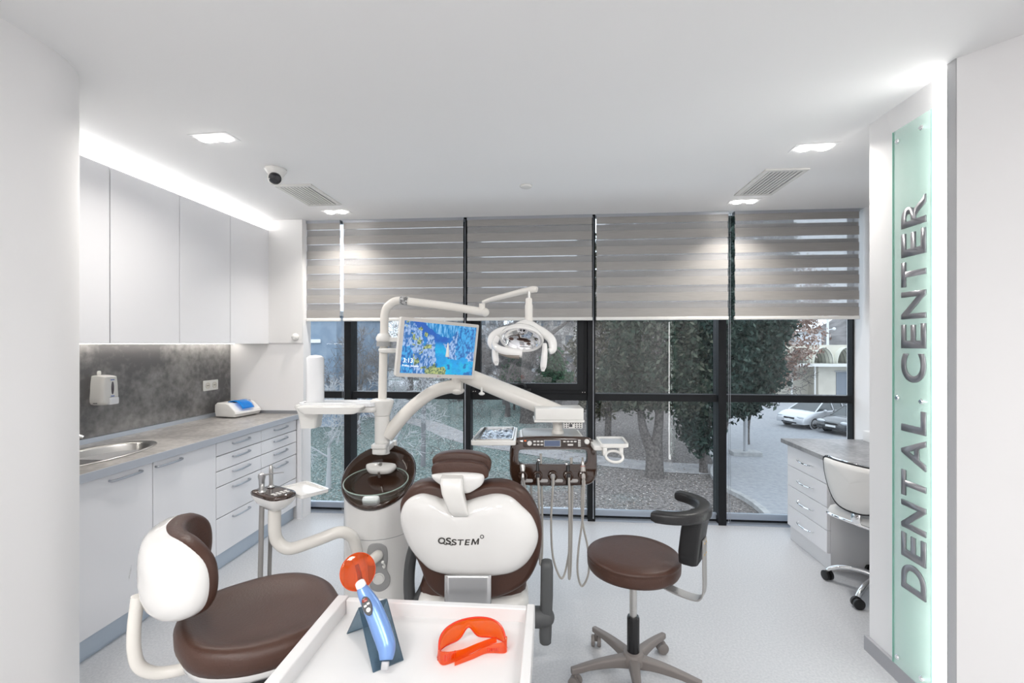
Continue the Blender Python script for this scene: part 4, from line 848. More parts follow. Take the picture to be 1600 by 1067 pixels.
for i, x in enumerate(HX):
    P0 = CT @ XZ @ Vector((x, -.068, .012)); q = thing('dental_handpiece', HPN[i][0], 'handpiece', UF @ P0, YAW, group='handpieces in the brown console')
    tl = Matrix.Translation(P0) @ RX(-18)
    g = G(); g.M = tl
    if i == 0: g.lathe([(.009, -.045), (.011, 0), (.011, .02), (.016, .045), (.014, .055), (.003, .058)], 16); g.tube([(-.01, 0, .05), (-.05, .0, .068), (-.075, 0, .078)], [.005, .0025, .0015], 8)
    elif i == 1: g.lathe([(.009, -.045), (.010, 0), (.0085, .05), (.0075, .068), (.003, .07)], 16); g.sphere((.006, 0, .074), .008, 12)
    elif i == 2: g.lathe([(.009, -.045), (.012, -.01), (.014, .0), (.012, .01), (.003, .011)], 16)
    elif i == 3: g.lathe([(.009, -.045), (.010, 0), (.010, .045), (.008, .055), (.003, .057)], 16); g.sphere((-.008, 0, .056), .009, 12)
    else: g.lathe([(.009, -.045), (.011, 0), (.0125, .02), (.0115, .05), (.0085, .055), (.008, .072), (.003, .074)], 16)
    obj('body', g, [steel, black_m, grey_mid, black_m, mat('pale_grey_handpiece', (.55, .52, .49), .35)][i], q, UF)
    if i == 4:
        g = G(); g.M = tl; g.torus((0, 0, .046), .0118, .0012, 20, 6); obj('red_ring', g, mat('red_band', (.6, .04, .03), .4), q, UF)
        g = G(); g.M = tl; g.lathe([(.0095, .055), (.0092, .066)], 16); obj('collar', g, steel, q, UF)
    if i in (1, 3):
        g = G(); g.M = tl; g.sphere((.006 if i == 1 else -.008, -.002, .076 if i == 1 else .058), .0095, 12); obj('steel_head', g, chrome, q, UF)
    g = G(); g.tube(sm([(P0.x+a, P0.y+b, P0.z+c) for a, b, c in hz[i]], 6), .0058 if i in (0, 1, 3) else .0052, 8); obj('hose', g, hose_d if i == 0 else hose_m, q, UF)
# side trays
t = thing('instrument_tray', 'white rimmed tray with a steel insert beside the brown console', 'tray', UF @ Vector((-.10, 2.43, 1.02)), YAW)
tr = [(-.200, 2.25), (.018, 2.25), (.032, 2.62), (-.172, 2.62)]
def rq(q, ins, r=.018):
    c_ = [sum(p[0] for p in q)/4, sum(p[1] for p in q)/4]; o = []
    q = [(p[0]-math.copysign(ins, p[0]-c_[0]), p[1]-math.copysign(ins, p[1]-c_[1])) for p in q]
    for i in range(4):
        p, a, b = Vector(q[i]), Vector(q[i-1]), Vector(q[(i+1) % 4]); da, db = (a-p).normalized(), (b-p).normalized()
        for k in range(5):
            s0 = k/4; o.append(tuple(p+da*r*(1-s0)**2+db*r*s0**2))
    return o
g = G(); g.frame(rq(tr, 0), rq(tr, .013), 1.010, 1.032); g.prism(rq(tr, .008), 1.008, 1.014); obj('rim', g, plastic, t, UF, bevel=.002)
t = thing('steel_tray', 'polished steel tray with crumpled foil lying in the white rimmed holder', 'tray', UF @ Vector((-.08, 2.43, 1.02)), YAW)
g = G(); g.frame(rq(tr, .0135), rq(tr, .020), 1.0145, 1.038); g.prism(rq(tr, .019), 1.0145, 1.018); obj('tray_body', g, steel, t, UF)
g = G(); rnd = random.Random(5); hm = [[rnd.random()*.010 for _ in range(19)] for _ in range(15)]
g.surf(lambda u, v: (-.165+.165*u+.02*v, 2.275+.32*v, 1.020+hm[int(round(v*14))][int(round(u*18))]), 18, 14); obj('foil_liner', g, foil_m, t, UF, ang=20)
t = thing('cup_shelf', 'small white shelf with a ring-shaped cup holder beside the brown console', 'shelf', UF @ Vector((.50, 2.33, 1.0)), YAW)
tr2 = [(.424, 2.235), (.560, 2.235), (.575, 2.42), (.434, 2.42)]
g = G(); g.frame(rq(tr2, 0), rq(tr2, .010), 1.004, 1.020); g.prism(rq(tr2, .006), 1.000, 1.006); g.rbox(.395, .44, 2.25, 2.40, .985, 1.008, .01, .004); obj('shelf_plate', g, plastic, t, UF)
g = G(); g.prism(rq(tr2, .011), 1.0065, 1.011); obj('grey_pad', g, mat('pale_blue_grey_pad', (.45, .49, .54), .4), t, UF)
g = G(); g.M = T(.487, 2.225, .963) @ RX(28); g.torus((0, 0, 0), .040, .007, 36, 10); g.M = Matrix.Identity(4); g.rbox(.435, .455, 2.23, 2.27, .965, 1.003, .005, .002); g.rbox(.515, .535, 2.24, 2.27, .965, 1.003, .005, .002); obj('cup_ring', g, plastic, t, UF)
# ------------------------------------------------------------------ operating light
t = thing('operating_light', 'white dental lamp with a round mirror reflector and two hanging grips', 'lamp', UF @ Vector((.06, 2.30, 1.45)), YAW)
g = G(); g.tube(sm([(-.152, 2.49, 1.722), (-.10, 2.46, 1.735), (.03, 2.40, 1.762), (.105, 2.345, 1.772), (.125, 2.335, 1.770)], 4), [.012, .017, .021, .023, .018], 16, flat=.75); obj('swing_arm', g, warm_w, t, UF)
g = G(); g.cyl((-.150, 2.49, 1.712), (-.150, 2.49, 1.730), .011); g.cyl((.086, 2.345, 1.72), (.086, 2.345, 1.765), .009); obj('pivot', g, steel, t, UF)
g = G(); g.M = T(.084, 2.335, 0); g.lathe([(.013, 1.728), (.016, 1.724), (.017, 1.70), (.020, 1.69), (.019, 1.64), (.021, 1.60), (.030, 1.585), (.036, 1.565), (.020, 1.55)], 24); obj('stem', g, warm_w, t, UF)
LC = Vector((.042, 2.30, 1.525))
g = G(); g.tube(sm([(-.088, 2.27, 1.480), (-.100, 2.275, 1.505), (-.092, 2.285, 1.535), (-.055, 2.30, 1.560), (.01, 2.32, 1.572), (.070, 2.33, 1.590), (.125, 2.32, 1.570), (.168, 2.305, 1.545), (.195, 2.29, 1.515), (.198, 2.28, 1.475), (.180, 2.275, 1.462)], 6), [.014, .019, .020, .020, .022, .032, .024, .021, .020, .019, .013], 16, flat=1.15); obj('yoke', g, gloss_w, t, UF)
RM = T(.046, 2.265, 1.520) @ RY(7) @ RX(-33)      # mirror opens downwards and towards the headrest
g = G(); g.M = RM @ RX(180); g.lathe([(.100, .0), (.098, -.010), (.085, -.026), (.06, -.040), (.03, -.047), (.002, -.049)], 48, cap=False); obj('reflector', g, mat('mirror_reflector', (.9, .9, .92), .03, metal=1), t, UF, ang=80, solid=.002)
g = G(); g.M = RM; g.torus((0, 0, 0), .1025, .006, 56, 10); obj('reflector_rim', g, gloss_w, t, UF)
g = G(); g.M = RM; g.M = RM @ RX(180); g.lathe([(.104, -.006), (.102, -.018), (.088, -.034), (.06, -.048), (.03, -.055), (.002, -.057)], 48, cap=False); obj('rear_shell', g, gloss_w, t, UF, ang=80)
g = G(); g.tube(sm([(-.070, 2.26, 1.53), (-.083, 2.235, 1.500), (-.072, 2.20, 1.482), (-.040, 2.17, 1.468), (.0, 2.155, 1.460), (.048, 2.15, 1.456)], 6), [.013, .016, .017, .019, .021, .020], 14, flat=1.0); fb = obj('lamp_bar', g, gloss_w, t, UF)
g = G(); g.tube(sm([(-.055, 2.18, 1.460), (-.01, 2.150, 1.444), (.035, 2.14, 1.440)], 5), .010, 10); obj('lamp_lens', g, mat('lamp_lens_glass', (.22, .19, .16), .08), fb, UF)
for pts in ([(-.078, 2.25, 1.505), (-.082, 2.235, 1.478), (-.080, 2.23, 1.44), (-.074, 2.225, 1.405)], [(.158, 2.27, 1.50), (.158, 2.26, 1.465), (.154, 2.255, 1.42), (.149, 2.25, 1.375)]):
    g = G(); g.tube(sm(pts, 5)+[Vector(pts[-1])+Vector((0, 0, -.008))], [.011, .013, .015, .0165, .016, .008], 14); hd = obj('grip', g, gloss_w, t, UF)
    g = G(); p = Vector(pts[-1]); g.M = T(p.x, p.y-.0155, p.z+.008) @ XZ; g.torus((0, 0, 0), .006, .0008, 16, 5, ry=.0035); obj('grip_mark', g, grey_mid, hd, UF)
# ------------------------------------------------------------------ stools and the desk chair
def caster(g, x, y, r=.025, rot=0):
    ca, sa = math.cos(rot), math.sin(rot)
    for s_ in (-1, 1):
        p0 = Vector((x+ca*.006*s_, y+sa*.006*s_, r)); p1 = Vector((x+ca*.024*s_, y+sa*.024*s_, r))
        g.tube([p0, p0.lerp(p1, .1), p0.lerp(p1, .85), p1], [r*.9, r, r, r*.8], 20)
    g.cyl((x, y, r), (x, y, r*2+.012), .008, n=10)
def star_base(t, r, m, cm, a0, hub=(.12, .045), w0=.030, chrome_style=False, cr=.025):
    bases = []
    for i in range(5):
        a = R(a0+72*i); c_, s_ = math.cos(a), math.sin(a); g = G(); M = RZ(a0+72*i); g.M = M
        zt_ = cr*2+.035
        if chrome_style: g.tube(sm([(.02, 0, .105), (.10, 0, .118), (r*.7, 0, .108), (r*.92, 0, .080), (r, 0, .062)], 5), [.022, .018, .017, .017, .015], 12, flat=.8)
        else:
            rings = []
            for q, (wd_, ht_) in zip(np.linspace(0, 1, 9), [(.036, .055), (.033, .050), (.030, .044), (.027, .040), (.025, .037), (.023, .034), (.022, .030), (.021, .030), (.016, .026)]):
                x_ = .01+(r-.005)*q+(.012 if q == 1 else 0); z_ = .118-.030*q**2.2
                rings.append([(x_, wd_*.72*p[0], z_-ht_/2+p[1]*ht_/2) for p in rrect(-1, 1, -1, 1, .45, 4)])
            g.loft(rings)
        l_ = obj('leg', g, m, t, local=True, ang=60)
        g = G(); caster(g, r*c_, r*s_, cr, a+.9); obj('caster', g, cm, l_, local=True)
    g = G(); g.lathe([(.030, .075), (.050, .085), (.052, .105), (.040, .128), (.030, .132)], 28); obj('hub', g, m, t, local=True)
SR = (.365, 2.12)
t = thing('dental_stool', 'round brown stool with a curved black armrest back on a grey five-star base', 'stool', (*SR, 0), R(149))
star_base(t, .268, grey_base, grey_base, 50-149, cr=.026)
g = G(); g.lathe([(.18, .500), (.196, .503), (.202, .515), (.203, .545), (.201, .554), (.2035, .557), (.2035, .560), (.199, .566), (.185, .573), (.14, .577), (.002, .579)], 64); obj('seat', g, brown_l, t, local=True, ang=70)
g = G(); g.lathe([(.027, .10), (.0275, .28), (.024, .288), (.018, .289)], 24); obj('gas_sleeve', g, mat('black_gloss', (.008, .008, .009), .2), t, local=True)
g = G(); g.lathe([(.0165, .285), (.0165, .50)], 20); g.lathe([(.0172, .318), (.0172, .321)], 20); g.box(-.09, .09, -.06, .06, .488, .5); obj('gas_lift', g, steel, t, local=True)
g = G(); AC = -.140; ar_ = .158
P_ = [(AC-ar_*math.cos(R(a)), ar_*math.sin(R(a)), .81) for a in range(-90, 91, 6)]
rings = []
for i, p in enumerate(P_):
    a = R(-90+6*i); e = abs(-90+6*i)/90; k_ = 1-.12*e
    if i in (0, len(P_)-1): k_ = .66
    o_ = rrect(-.030*k_, .030*k_, -.024*k_, .022*k_, .013*k_, 4); rings.append([(AC-(ar_+q[0])*math.cos(a), (ar_+q[0])*math.sin(a), .812+q[1]) for q in o_])
g.loft(rings); obj('armrest_back', g, black_l, t, local=True, ang=60)
g = G(); xb_ = AC-ar_
def blk(z, w_, d_, x0): return [(x0+.022+p[0]*d_*1.7, p[1]*w_, z) for p in rrect(-1, 1, -1, 1, .35, 4)]
g.loft([blk(.600, .052, .014, xb_+.028), blk(.606, .058, .022, xb_+.028), (blk(.65, .060, .024, xb_+.026)), blk(.74, .070, .024, xb_+.014), blk(.795, .074, .024, xb_+.004)]); obj('back_support', g, black_m, t, local=True, ang=50)
g = G(); strip = sm([(xb_-.004, 0, .705), (xb_-.004, 0, .60), (xb_-.004, 0, .50), (xb_+.008, 0, .463), (xb_+.04, 0, .452), (xb_+.12, 0, .458), (xb_+.20, 0, .478)], 4)
vr = []
for p in strip: vr.append(p)
for side in (0,):
    L = []
    for i, p in enumerate(vr):
        tg = (vr[min(i+1, len(vr)-1)]-vr[max(i-1, 0)]).normalized(); nn = Vector((tg.z, 0, -tg.x))*.003
        L.append([p+nn+Vector((0, .027, 0)), p+nn-Vector((0, .027, 0)), p-nn-Vector((0, .027, 0)), p-nn+Vector((0, .027, 0))])
    g.loft(L)
bk = obj('steel_bracket', g, mat('bracket_grey', (.42, .41, .40), .38, metal=.6), t, local=True, bevel=.001)
for z_ in (.690, .645):
    for y_ in (-.012, .012):
        g = G(); g.M = T(xb_-.0072, y_*1.2, z_) @ RY(-90); g.lathe([(.0045, 0), (.004, .002), (.001, .0025)], 12); obj('bolt', g, mat('brass_bolt', (.5, .38, .2), .3, metal=1), bk, local=True)
# saddle stool in the left foreground
SL = (-.905, 1.405)
t = thing('dental_stool', 'large brown saddle stool with a white-shelled wrap-around backrest beside the tray trolley', 'stool', (*SL, 0), R(40))
star_base(t, .27, grey_base, black_m, 12)
so2 = sm([(.225, 0), (.215, .11), (.15, .195), (.04, .228), (-.09, .21), (-.19, .14), (-.225, 0), (-.19, -.14), (-.09, -.21), (.04, -.228), (.15, -.195), (.215, -.11)], 5, True)
g = G()
lay = [(.90, .590), (.985, .600), (1.025, .620), (1.03, .640), (1.0, .658), (.94, .670), (.86, .671), (.76, .664), (.62, .654), (.45, .648), (.25, .646), (.02, .645)]
g.loft([[(p.x*k, p.y*k, z+(.022*min(1, k)**2*(p.x*k/.22)**2 if p.x < 0 else -.014*(p.x*k/.22)**2)*(1 if z > .63 else .6)) for p in so2] for k, z in lay]); obj('seat', g, brown_l, t, local=True, ang=80)
g = G(); g.loft([[(p.x*k, p.y*k, z+(.012*(p.x*k/.22)**2 if p.x < 0 else -.008*(p.x*k/.22)**2)) for p in so2] for k, z in [(.35, .548), (.65, .552), (.88, .566), (.97, .585), (.985, .601), (.90, .603)]]); obj('seat_shell', g, gloss_w, t, local=True, ang=80)
g = G(); g.lathe([(.034, .10), (.034, .38), (.040, .48), (.042, .55)], 24); obj('gas_sleeve', g, black_m, t, local=True)
g = G(); g.tube([(.03, -.05, .545), (.10, -.14, .538), (.14, -.20, .520)], [.008, .008, .010], 8); obj('height_lever', g, black_m, t, local=True)
RB, CZ = .225, .858
bo = sm([(-.245, .005), (-.225, .075), (-.15, .118), (-.05, .120), (.05, .122), (.15, .118), (.225, .075), (.245, .005), (.225, -.07), (.15, -.115), (.05, -.128), (-.05, -.128), (-.15, -.115), (-.225, -.07)], 5, True)
def bent(layers, name, m):
    g = G()
    rs = []
    for k, z in layers:
        ring = []
        for p in bo:
            x, y = p.x*k*.88, p.y*k*.88; a = x/RB; ra = RB-z; ring.append((-.022-ra*math.cos(a), ra*math.sin(a), CZ+y+.012*(1-abs(x)/.245)))
        rs.append(ring)
    g.loft(rs); return obj(name, g, m, t, local=True, ang=80)
bent([(.55, -.020), (.80, -.018), (.96, -.012), (1.02, .004), (1.04, .020), (1.02, .034), (.96, .044), (.86, .048), (.65, .046), (.4, .043), (.02, .042)], 'backrest_pad', brown_l)
sh = bent([(1.0, .006), (1.005, -.004), (.97, -.024), (.88, -.042), (.74, -.054), (.5, -.062), (.25, -.065), (.02, -.066)], 'backrest_shell', gloss_w)
g = G(); g.tube(sm([(-.310, .0, .80), (-.318, .0, .72), (-.318, .0, .65), (-.305, .0, .60), (-.265, .0, .568), (-.20, .0, .556), (-.14, .0, .560)], 6), .0165, 14); obj('back_tube', g, warm_w, t, local=True)
g = G(); g.M = Matrix(((0, 0, -1, -.3135), (1, 0, 0, 0), (0, 1, 0, .865), (0, 0, 0, 1)))
me = text_me('OSSTEM', 1, 0, 0, .12, fit=(.085, .015)); me.transform(Matrix(((0, 0, -1, -.3270), (-1, 0, 0, .042), (0, 1, 0, .862), (0, 0, 0, 1)))); g.b.free()
obj('lettering', me, MATS['logo_grey'], t, local=True, smooth=False)
# white desk chair
t = thing('desk_chair', 'white padded swivel chair with black piping and a chrome base at the desk', 'chair', (1.965, 2.955, 0), R(22))
star_base(t, .275, chrome, black_m, 141-22-144, chrome_style=True, cr=.030)
g = G(); g.lathe([(.025, .11), (.025, .30), (.014, .305), (.014, .43)], 20); obj('gas_lift', g, chrome, t, local=True)
so3 = sm([(.21, 0), (.20, .13), (.14, .21), (-.05, .215), (-.19, .19), (-.21, 0), (-.19, -.19), (-.05, -.215), (.14, -.21), (.20, -.13)], 4, True)
g = G(); g.pillow(so3, [(.85, .435), (1.0, .445), (1.01, .465), (.96, .490), (.8, .50), (.02, .500)]); obj('seat', g, fabric_w, t, local=True, ang=80)
g = G(); P_ = [(p.x*1.01, p.y*1.01, .452) for p in so3]; g.tube(P_+[P_[0]], .009, 8); obj('seat_rim', g, chrome, t, local=True)
bo3 = sm([(-.215, .790), (-.10, .797), (0, .798), (.10, .797), (.215, .790), (.222, .74), (.195, .66), (.13, .565), (.06, .53), (-.06, .53), (-.13, .565), (-.195, .66), (-.222, .74)], 4, True)
def bk3(k, d):
    cy_ = .69; o = []
    for p in bo3:
        y, z = p.x*k, cy_+(p.y-cy_)*k; o.append((-.235-d+.35*(y*y)/.25*.9, y, z))
    return o
g = G(); g.loft([bk3(.96, -.016), bk3(1.0, -.010), bk3(1.0, .010), bk3(.95, .020), bk3(.7, .026), bk3(.02, .028)]); obj('backrest', g, fabric_w, t, local=True, ang=80)
g = G(); P_ = [Vector(p) for p in bk3(1.015, .008)]; g.tube(P_+[P_[0]], .006, 8); obj('black_piping', g, black_m, t, local=True)
g = G(); P_ = [Vector(p) for p in bk3(1.035, -.004)]; g.tube(P_+[P_[0]], .006, 8); g.tube(sm([(-.20, 0, .54), (-.215, 0, .48), (-.18, 0, .44), (-.05, 0, .43)], 4), .014, 10, flat=2.0, up=(0, 1, 0)); obj('chrome_frame', g, chrome, t, local=True)
# ------------------------------------------------------------------ desk
t = thing('desk_drawer_cabinet', 'white four-drawer unit with bow handles under the grey desk top', 'cabinet', (2.06, 3.49, 0))
g = G(); g.box(1.838, 2.30, 3.245, 3.765, .0, .724); obj('body', g, mat('cabinet_side_white', (.72, .72, .73), .45), t, smooth=False)
for k in range(4):
    a, b = .113+k*.1525, .113+(k+1)*.1525
    d = obj('drawer', G().box(1.815, 1.837, 3.247, 3.763, a+.002, b-.002), lacquer, t, bevel=.0015)
    ym = 3.497; zz = b-.073; g = G(); g.tube(sm([(1.815, ym-.095, zz), (1.800, ym-.098, zz), (1.784, ym-.05, zz-.002), (1.781, ym, zz-.003), (1.784, ym+.05, zz-.002), (1.800, ym+.098, zz), (1.815, ym+.095, zz)], 4), .0048, 8); obj('handle', g, chrome, d)
t = thing('desk', 'dark grey stone-look desk top running along the wall by the window', 'desk', (2.15, 3.1, .725))
obj('slab', G().box(1.80, 2.455, 2.45, 3.84, .726, .757), desk_m, t, bevel=.001)
obj('support_panel', G().box(1.85, 2.45, 2.46, 2.478, 0, .7255), lacquer, t)
tag(obj('paper_box', G().rbox(2.385, 2.452, 3.70, 3.80, .7575, .835, .004, .002), paper_m), 'small white box standing on the desk by the wall', 'box')
t = thing('desk_phone', 'small black handset lying on the grey desk top', 'phone', (2.17, 3.36, .7575))
g = G(); g.M = T(2.20, 3.37, .758) @ RZ(70); g.rbox(-.075, .075, -.022, .022, 0, .018, .01, .005); obj('body', g, black_m, t)
g = G(); g.M = T(2.20, 3.37, .7765) @ RZ(70); g.rbox(0.0, .055, -.014, .014, 0, .001, .003, .0003); obj('display', g, lcd_m, t)
# ------------------------------------------------------------------ trolley in the foreground
t = thing('instrument_trolley', 'white rolling trolley with a raised rim around its top, in front of the patient chair', 'trolley', (-.293, .93, 0))
cx0, cx1, cy0, cy1 = -.548, -.040, .69, 1.165
trolley_w = mat('trolley_white', (.73, .725, .72), .28)
g = G(); g.box(cx0+.028, cx1-.020, cy0+.018, cy1-.018, .795, .815); obj('top_tray', g, trolley_w, t, smooth=False)
for nm, b_ in (('rim', (cx0, cx0+.028, cy0, cy1, .795, .852)), ('rim', (cx1-.020, cx1, cy0, cy1, .795, .852)), ('rim', (cx0+.0281, cx1-.0201, cy1-.018, cy1, .795, .848)), ('rim', (cx0+.0281, cx1-.0201, cy0, cy0+.018, .795, .848))):
    obj(nm, G().box(*b_), trolley_w, t, bevel=.0025)
obj('body', G().box(cx0+.03, cx1-.012, cy0+.03, cy1-.02, .11, .7945), mat('trolley_side', (.72, .72, .74), .4), t, bevel=.003)
for k in range(4):
    d = obj('drawer', G().box(cx0+.035, cx1-.017, cy0+.012, cy0+.0295, .12+k*.165, .12+k*.165+.160), trolley_w, t, bevel=.002)
    g = G(); z_ = .12+k*.165+.12; g.tube(sm([(-.36, cy0+.012, z_), (-.35, cy0-.012, z_), (-.295, cy0-.016, z_), (-.24, cy0-.012, z_), (-.23, cy0+.012, z_)], 4), .005, 8); obj('handle', g, alu, d)
for x in (cx0+.07, cx1-.06):
    for y in (cy0+.08, cy1-.08):
        g = G(); caster(g, x, y, .036, .4); g.cyl((x, y, .075), (x, y, .11), .012); obj('caster', g, grey_base, t)
TZ = .8155
# stand for the curing light
t = thing('light_stand', 'folded smoky grey acrylic stand on the white trolley', 'stand', (-.40, 1.03, TZ))
FLB, FRB = Vector((-.369, .946, TZ)), Vector((-.319, .988, TZ)); RL, RR_ = Vector((-.433, 1.023, .902)), Vector((-.383, 1.065, .902)); BLb, BRb = Vector((-.480, 1.067, TZ)), Vector((-.430, 1.109, TZ))
def sheet(g, pts, th):
    n_ = (Vector(pts[1])-Vector(pts[0])).cross(Vector(pts[2])-Vector(pts[0])).normalized()*th
    g.loft([[Vector(p) for p in pts], [Vector(p)+n_ for p in pts]])
g = G(); sheet(g, [FLB, FRB, RR_, RL], .0022); sheet(g, [RL, RR_, BRb, BLb], .0022)
lip = Vector((.64, -.766, 0))*.014
obj('bent_sheet', g, smoke_ac, t, smooth=False)
g = G()
for a_, b_ in ((FLB, RL), (FRB, RR_), (FLB, FRB), (RL, BLb), (BLb, BRb), (RR_, BRb)): g.cyl(a_, b_, .0013, n=6)
obj('cut_edges', g, mat('acrylic_edge', (.10, .15, .19), .2), t)
# curing light
t = thing('curing_light', 'metallic blue dental curing light with a round orange shield, leaning on the smoky stand', 'curing light', UF @ Vector((-.275, .99, .83)), YAW)
pth = sm([(-.262, .972, .842), (-.2645, .985, .861), (-.2795, 1.00, .8873), (-.3032, 1.018, .9229), (-.3247, 1.030, .950), (-.3345, 1.036, .963)], 6)
g = G(); g.tube(pth, [.013, .019, .0205, .0195, .0150, .0095], 20, flat=.80, up=(-.2, 1, .4)); obj('body', g, blue_met, t, UF, ang=70)
ax = Vector((-.3345, 1.036, .963))-Vector((-.3032, 1.018, .9229)); ax.normalize(); q = ax.to_track_quat('Z', 'Y').to_matrix().to_4x4()
g = G(); g.M = T(-.3335, 1.0355, .962) @ q; g.lathe([(.0095, -.004), (.0115, .0), (.0115, .010), (.009, .013), (.006, .014)], 24); obj('collar', g, milky, t, UF)
n_ = Vector((.52, -.80, .30)).normalized(); q2 = n_.to_track_quat('Z', 'Y').to_matrix().to_4x4()
dc = Vector((-.3435, 1.042, .992))
g = G(); g.M = T(*dc) @ q2; g.lathe([(.001, .004), (.02, .0035), (.036, .001), (.0385, 0), (.0385, -.002), (.036, -.001), (.02, .0015), (.001, .002)], 48); obj('orange_shield', g, orange_ac, t, UF, ang=80)
g = G(); g.M = T(*dc) @ q2; g.torus((0, 0, -.0005), .0387, .0009, 48, 6); obj('shield_rim', g, mat('orange_rim', (.55, .07, .01), .2), t, UF)
g = G(); g.tube(sm([(-.336, 1.037, .968), (-.342, 1.046, .985), (-.350, 1.052, 1.003)], 5), [.006, .005, .0045], 12); obj('light_guide', g, mat('dark_fibre', (.10, .02, .01), .2), t, UF)
PF = T(-.3110, 1.0025, .9375) @ (Vector((.10, -.86, .50)).normalized()).to_track_quat('Z', 'Y').to_matrix().to_4x4() @ RZ(24)
g = G(); g.M = PF; g.prism(circ(0, 0, .0098, 28, .020), -.005, .0030, .001); pd = obj('control_panel', g, print_m, t, UF)
g = G(); g.M = PF
for x_, y_ in ((-.003, .0008), (.004, .0028)): g.rbox(x_-.003, x_+.003, y_-.002, y_+.0022, .0028, .0040, .001, .0004)
g.prism(circ(.0005, -.0085, .0046, 20), .0028, .0042, .0005); obj('buttons', g, key_m, pd, UF)
g = G(); g.M = PF; g.rbox(-.006, .005, .0085, .0155, .0028, .0033, .002, .0002); obj('display', g, mat('red_display', (.25, .02, .01), .2), pd, UF)
g = G(); g.M = T(-.2625, .9665, .836) @ RX(-30); g.rbox(-.008, .008, -.004, .004, -.010, .006, .004, .002); obj('tail_clip', g, mat('clip_grey', (.45, .45, .47), .3), t, UF)
# orange goggles
t = thing('safety_goggles', 'transparent orange safety goggles with folded temples on the white trolley', 'goggles', (-.175, 1.03, TZ))
HLp, HRp = Vector((-.243, .990, TZ)), Vector((-.098, 1.045, TZ))
ex = (HRp-HLp); LW = ex.length; ex.normalize(); ey = Vector((-ex.y, ex.x, 0)); GM = Matrix(((ex.x, ey.x, 0, (HLp.x+HRp.x)/2), (ex.y, ey.y, 0, (HLp.y+HRp.y)/2), (0, 0, 1, TZ), (0, 0, 0, 1)))
def vis(u, v):
    a = PI*u; x = -LW/2*math.cos(a); b = math.sin(a); y = .058*b**.75
    nose = math.exp(-((x)/.015)**2); z0 = .0012+.026*nose; z1 = .012+.046*b**.55
    z = z0+(z1-z0)*v; return (x*(1-.04*v), y+.010*v*(1-v)*4*b-.018*v*b, z)
g = G(); g.M = GM; g.surf(vis, 48, 12); obj('lens', g, orange_g, t, solid=.0018, ang=80)
g = G(); g.M = GM; g.tube([vis(u/60, 1.0) for u in range(1, 60)], .0022, 8); g.tube([vis(u/60, .0) for u in range(2, 59)], .0014, 6); obj('frame_edges', g, mat('red_orange_edge', (.85, .05, .01), .2, trans=.4), t)
def temple(g, pts, hs):
    P_ = sm(pts, 8); n_ = len(P_); L = []
    for i, p in enumerate(P_):
        h_ = np.interp(i/(n_-1), np.linspace(0, 1, len(hs)), hs); tg = (P_[min(i+1, n_-1)]-P_[max(i-1, 0)]); s_ = Vector((-tg.y, tg.x, 0)).normalized()*.0011
        L.append([p+s_, p-s_, p-s_+Vector((0, 0, h_)), p+s_+Vector((0, 0, h_))])
    g.loft(L)
g = G(); g.M = GM; temple(g, [(-LW/2+.001, .000, .0008), (-LW/2+.012, -.016, .0008), (-.025, -.006, .002), (.02, .012, .004), (.058, .022, .004)], [.026, .028, .018, .013, .012]); obj('temple', g, orange_g, t)
g = G(); g.M = GM; temple(g, [(LW/2-.001, .002, .0008), (LW/2-.010, -.014, .0008), (.030, -.004, .001), (-.005, -.014, .001), (-.045, -.024, .0008)], [.026, .026, .015, .011, .009]); obj('temple', g, orange_g, t)
g = G(); g.M = GM
for i in range(6): g.box(-LW/2+.012+i*.0045, -LW/2+.0145+i*.0045, -.0175+i*.0016, -.0155+i*.0016, .008, .022)
for i in range(6): g.box(.030+i*.0045, .0325+i*.0045, -.0065-i*.001, -.0045-i*.001, .006, .012)
obj('vent_ribs', g, mat('red_orange_edge', (0, 0, 0)), t)
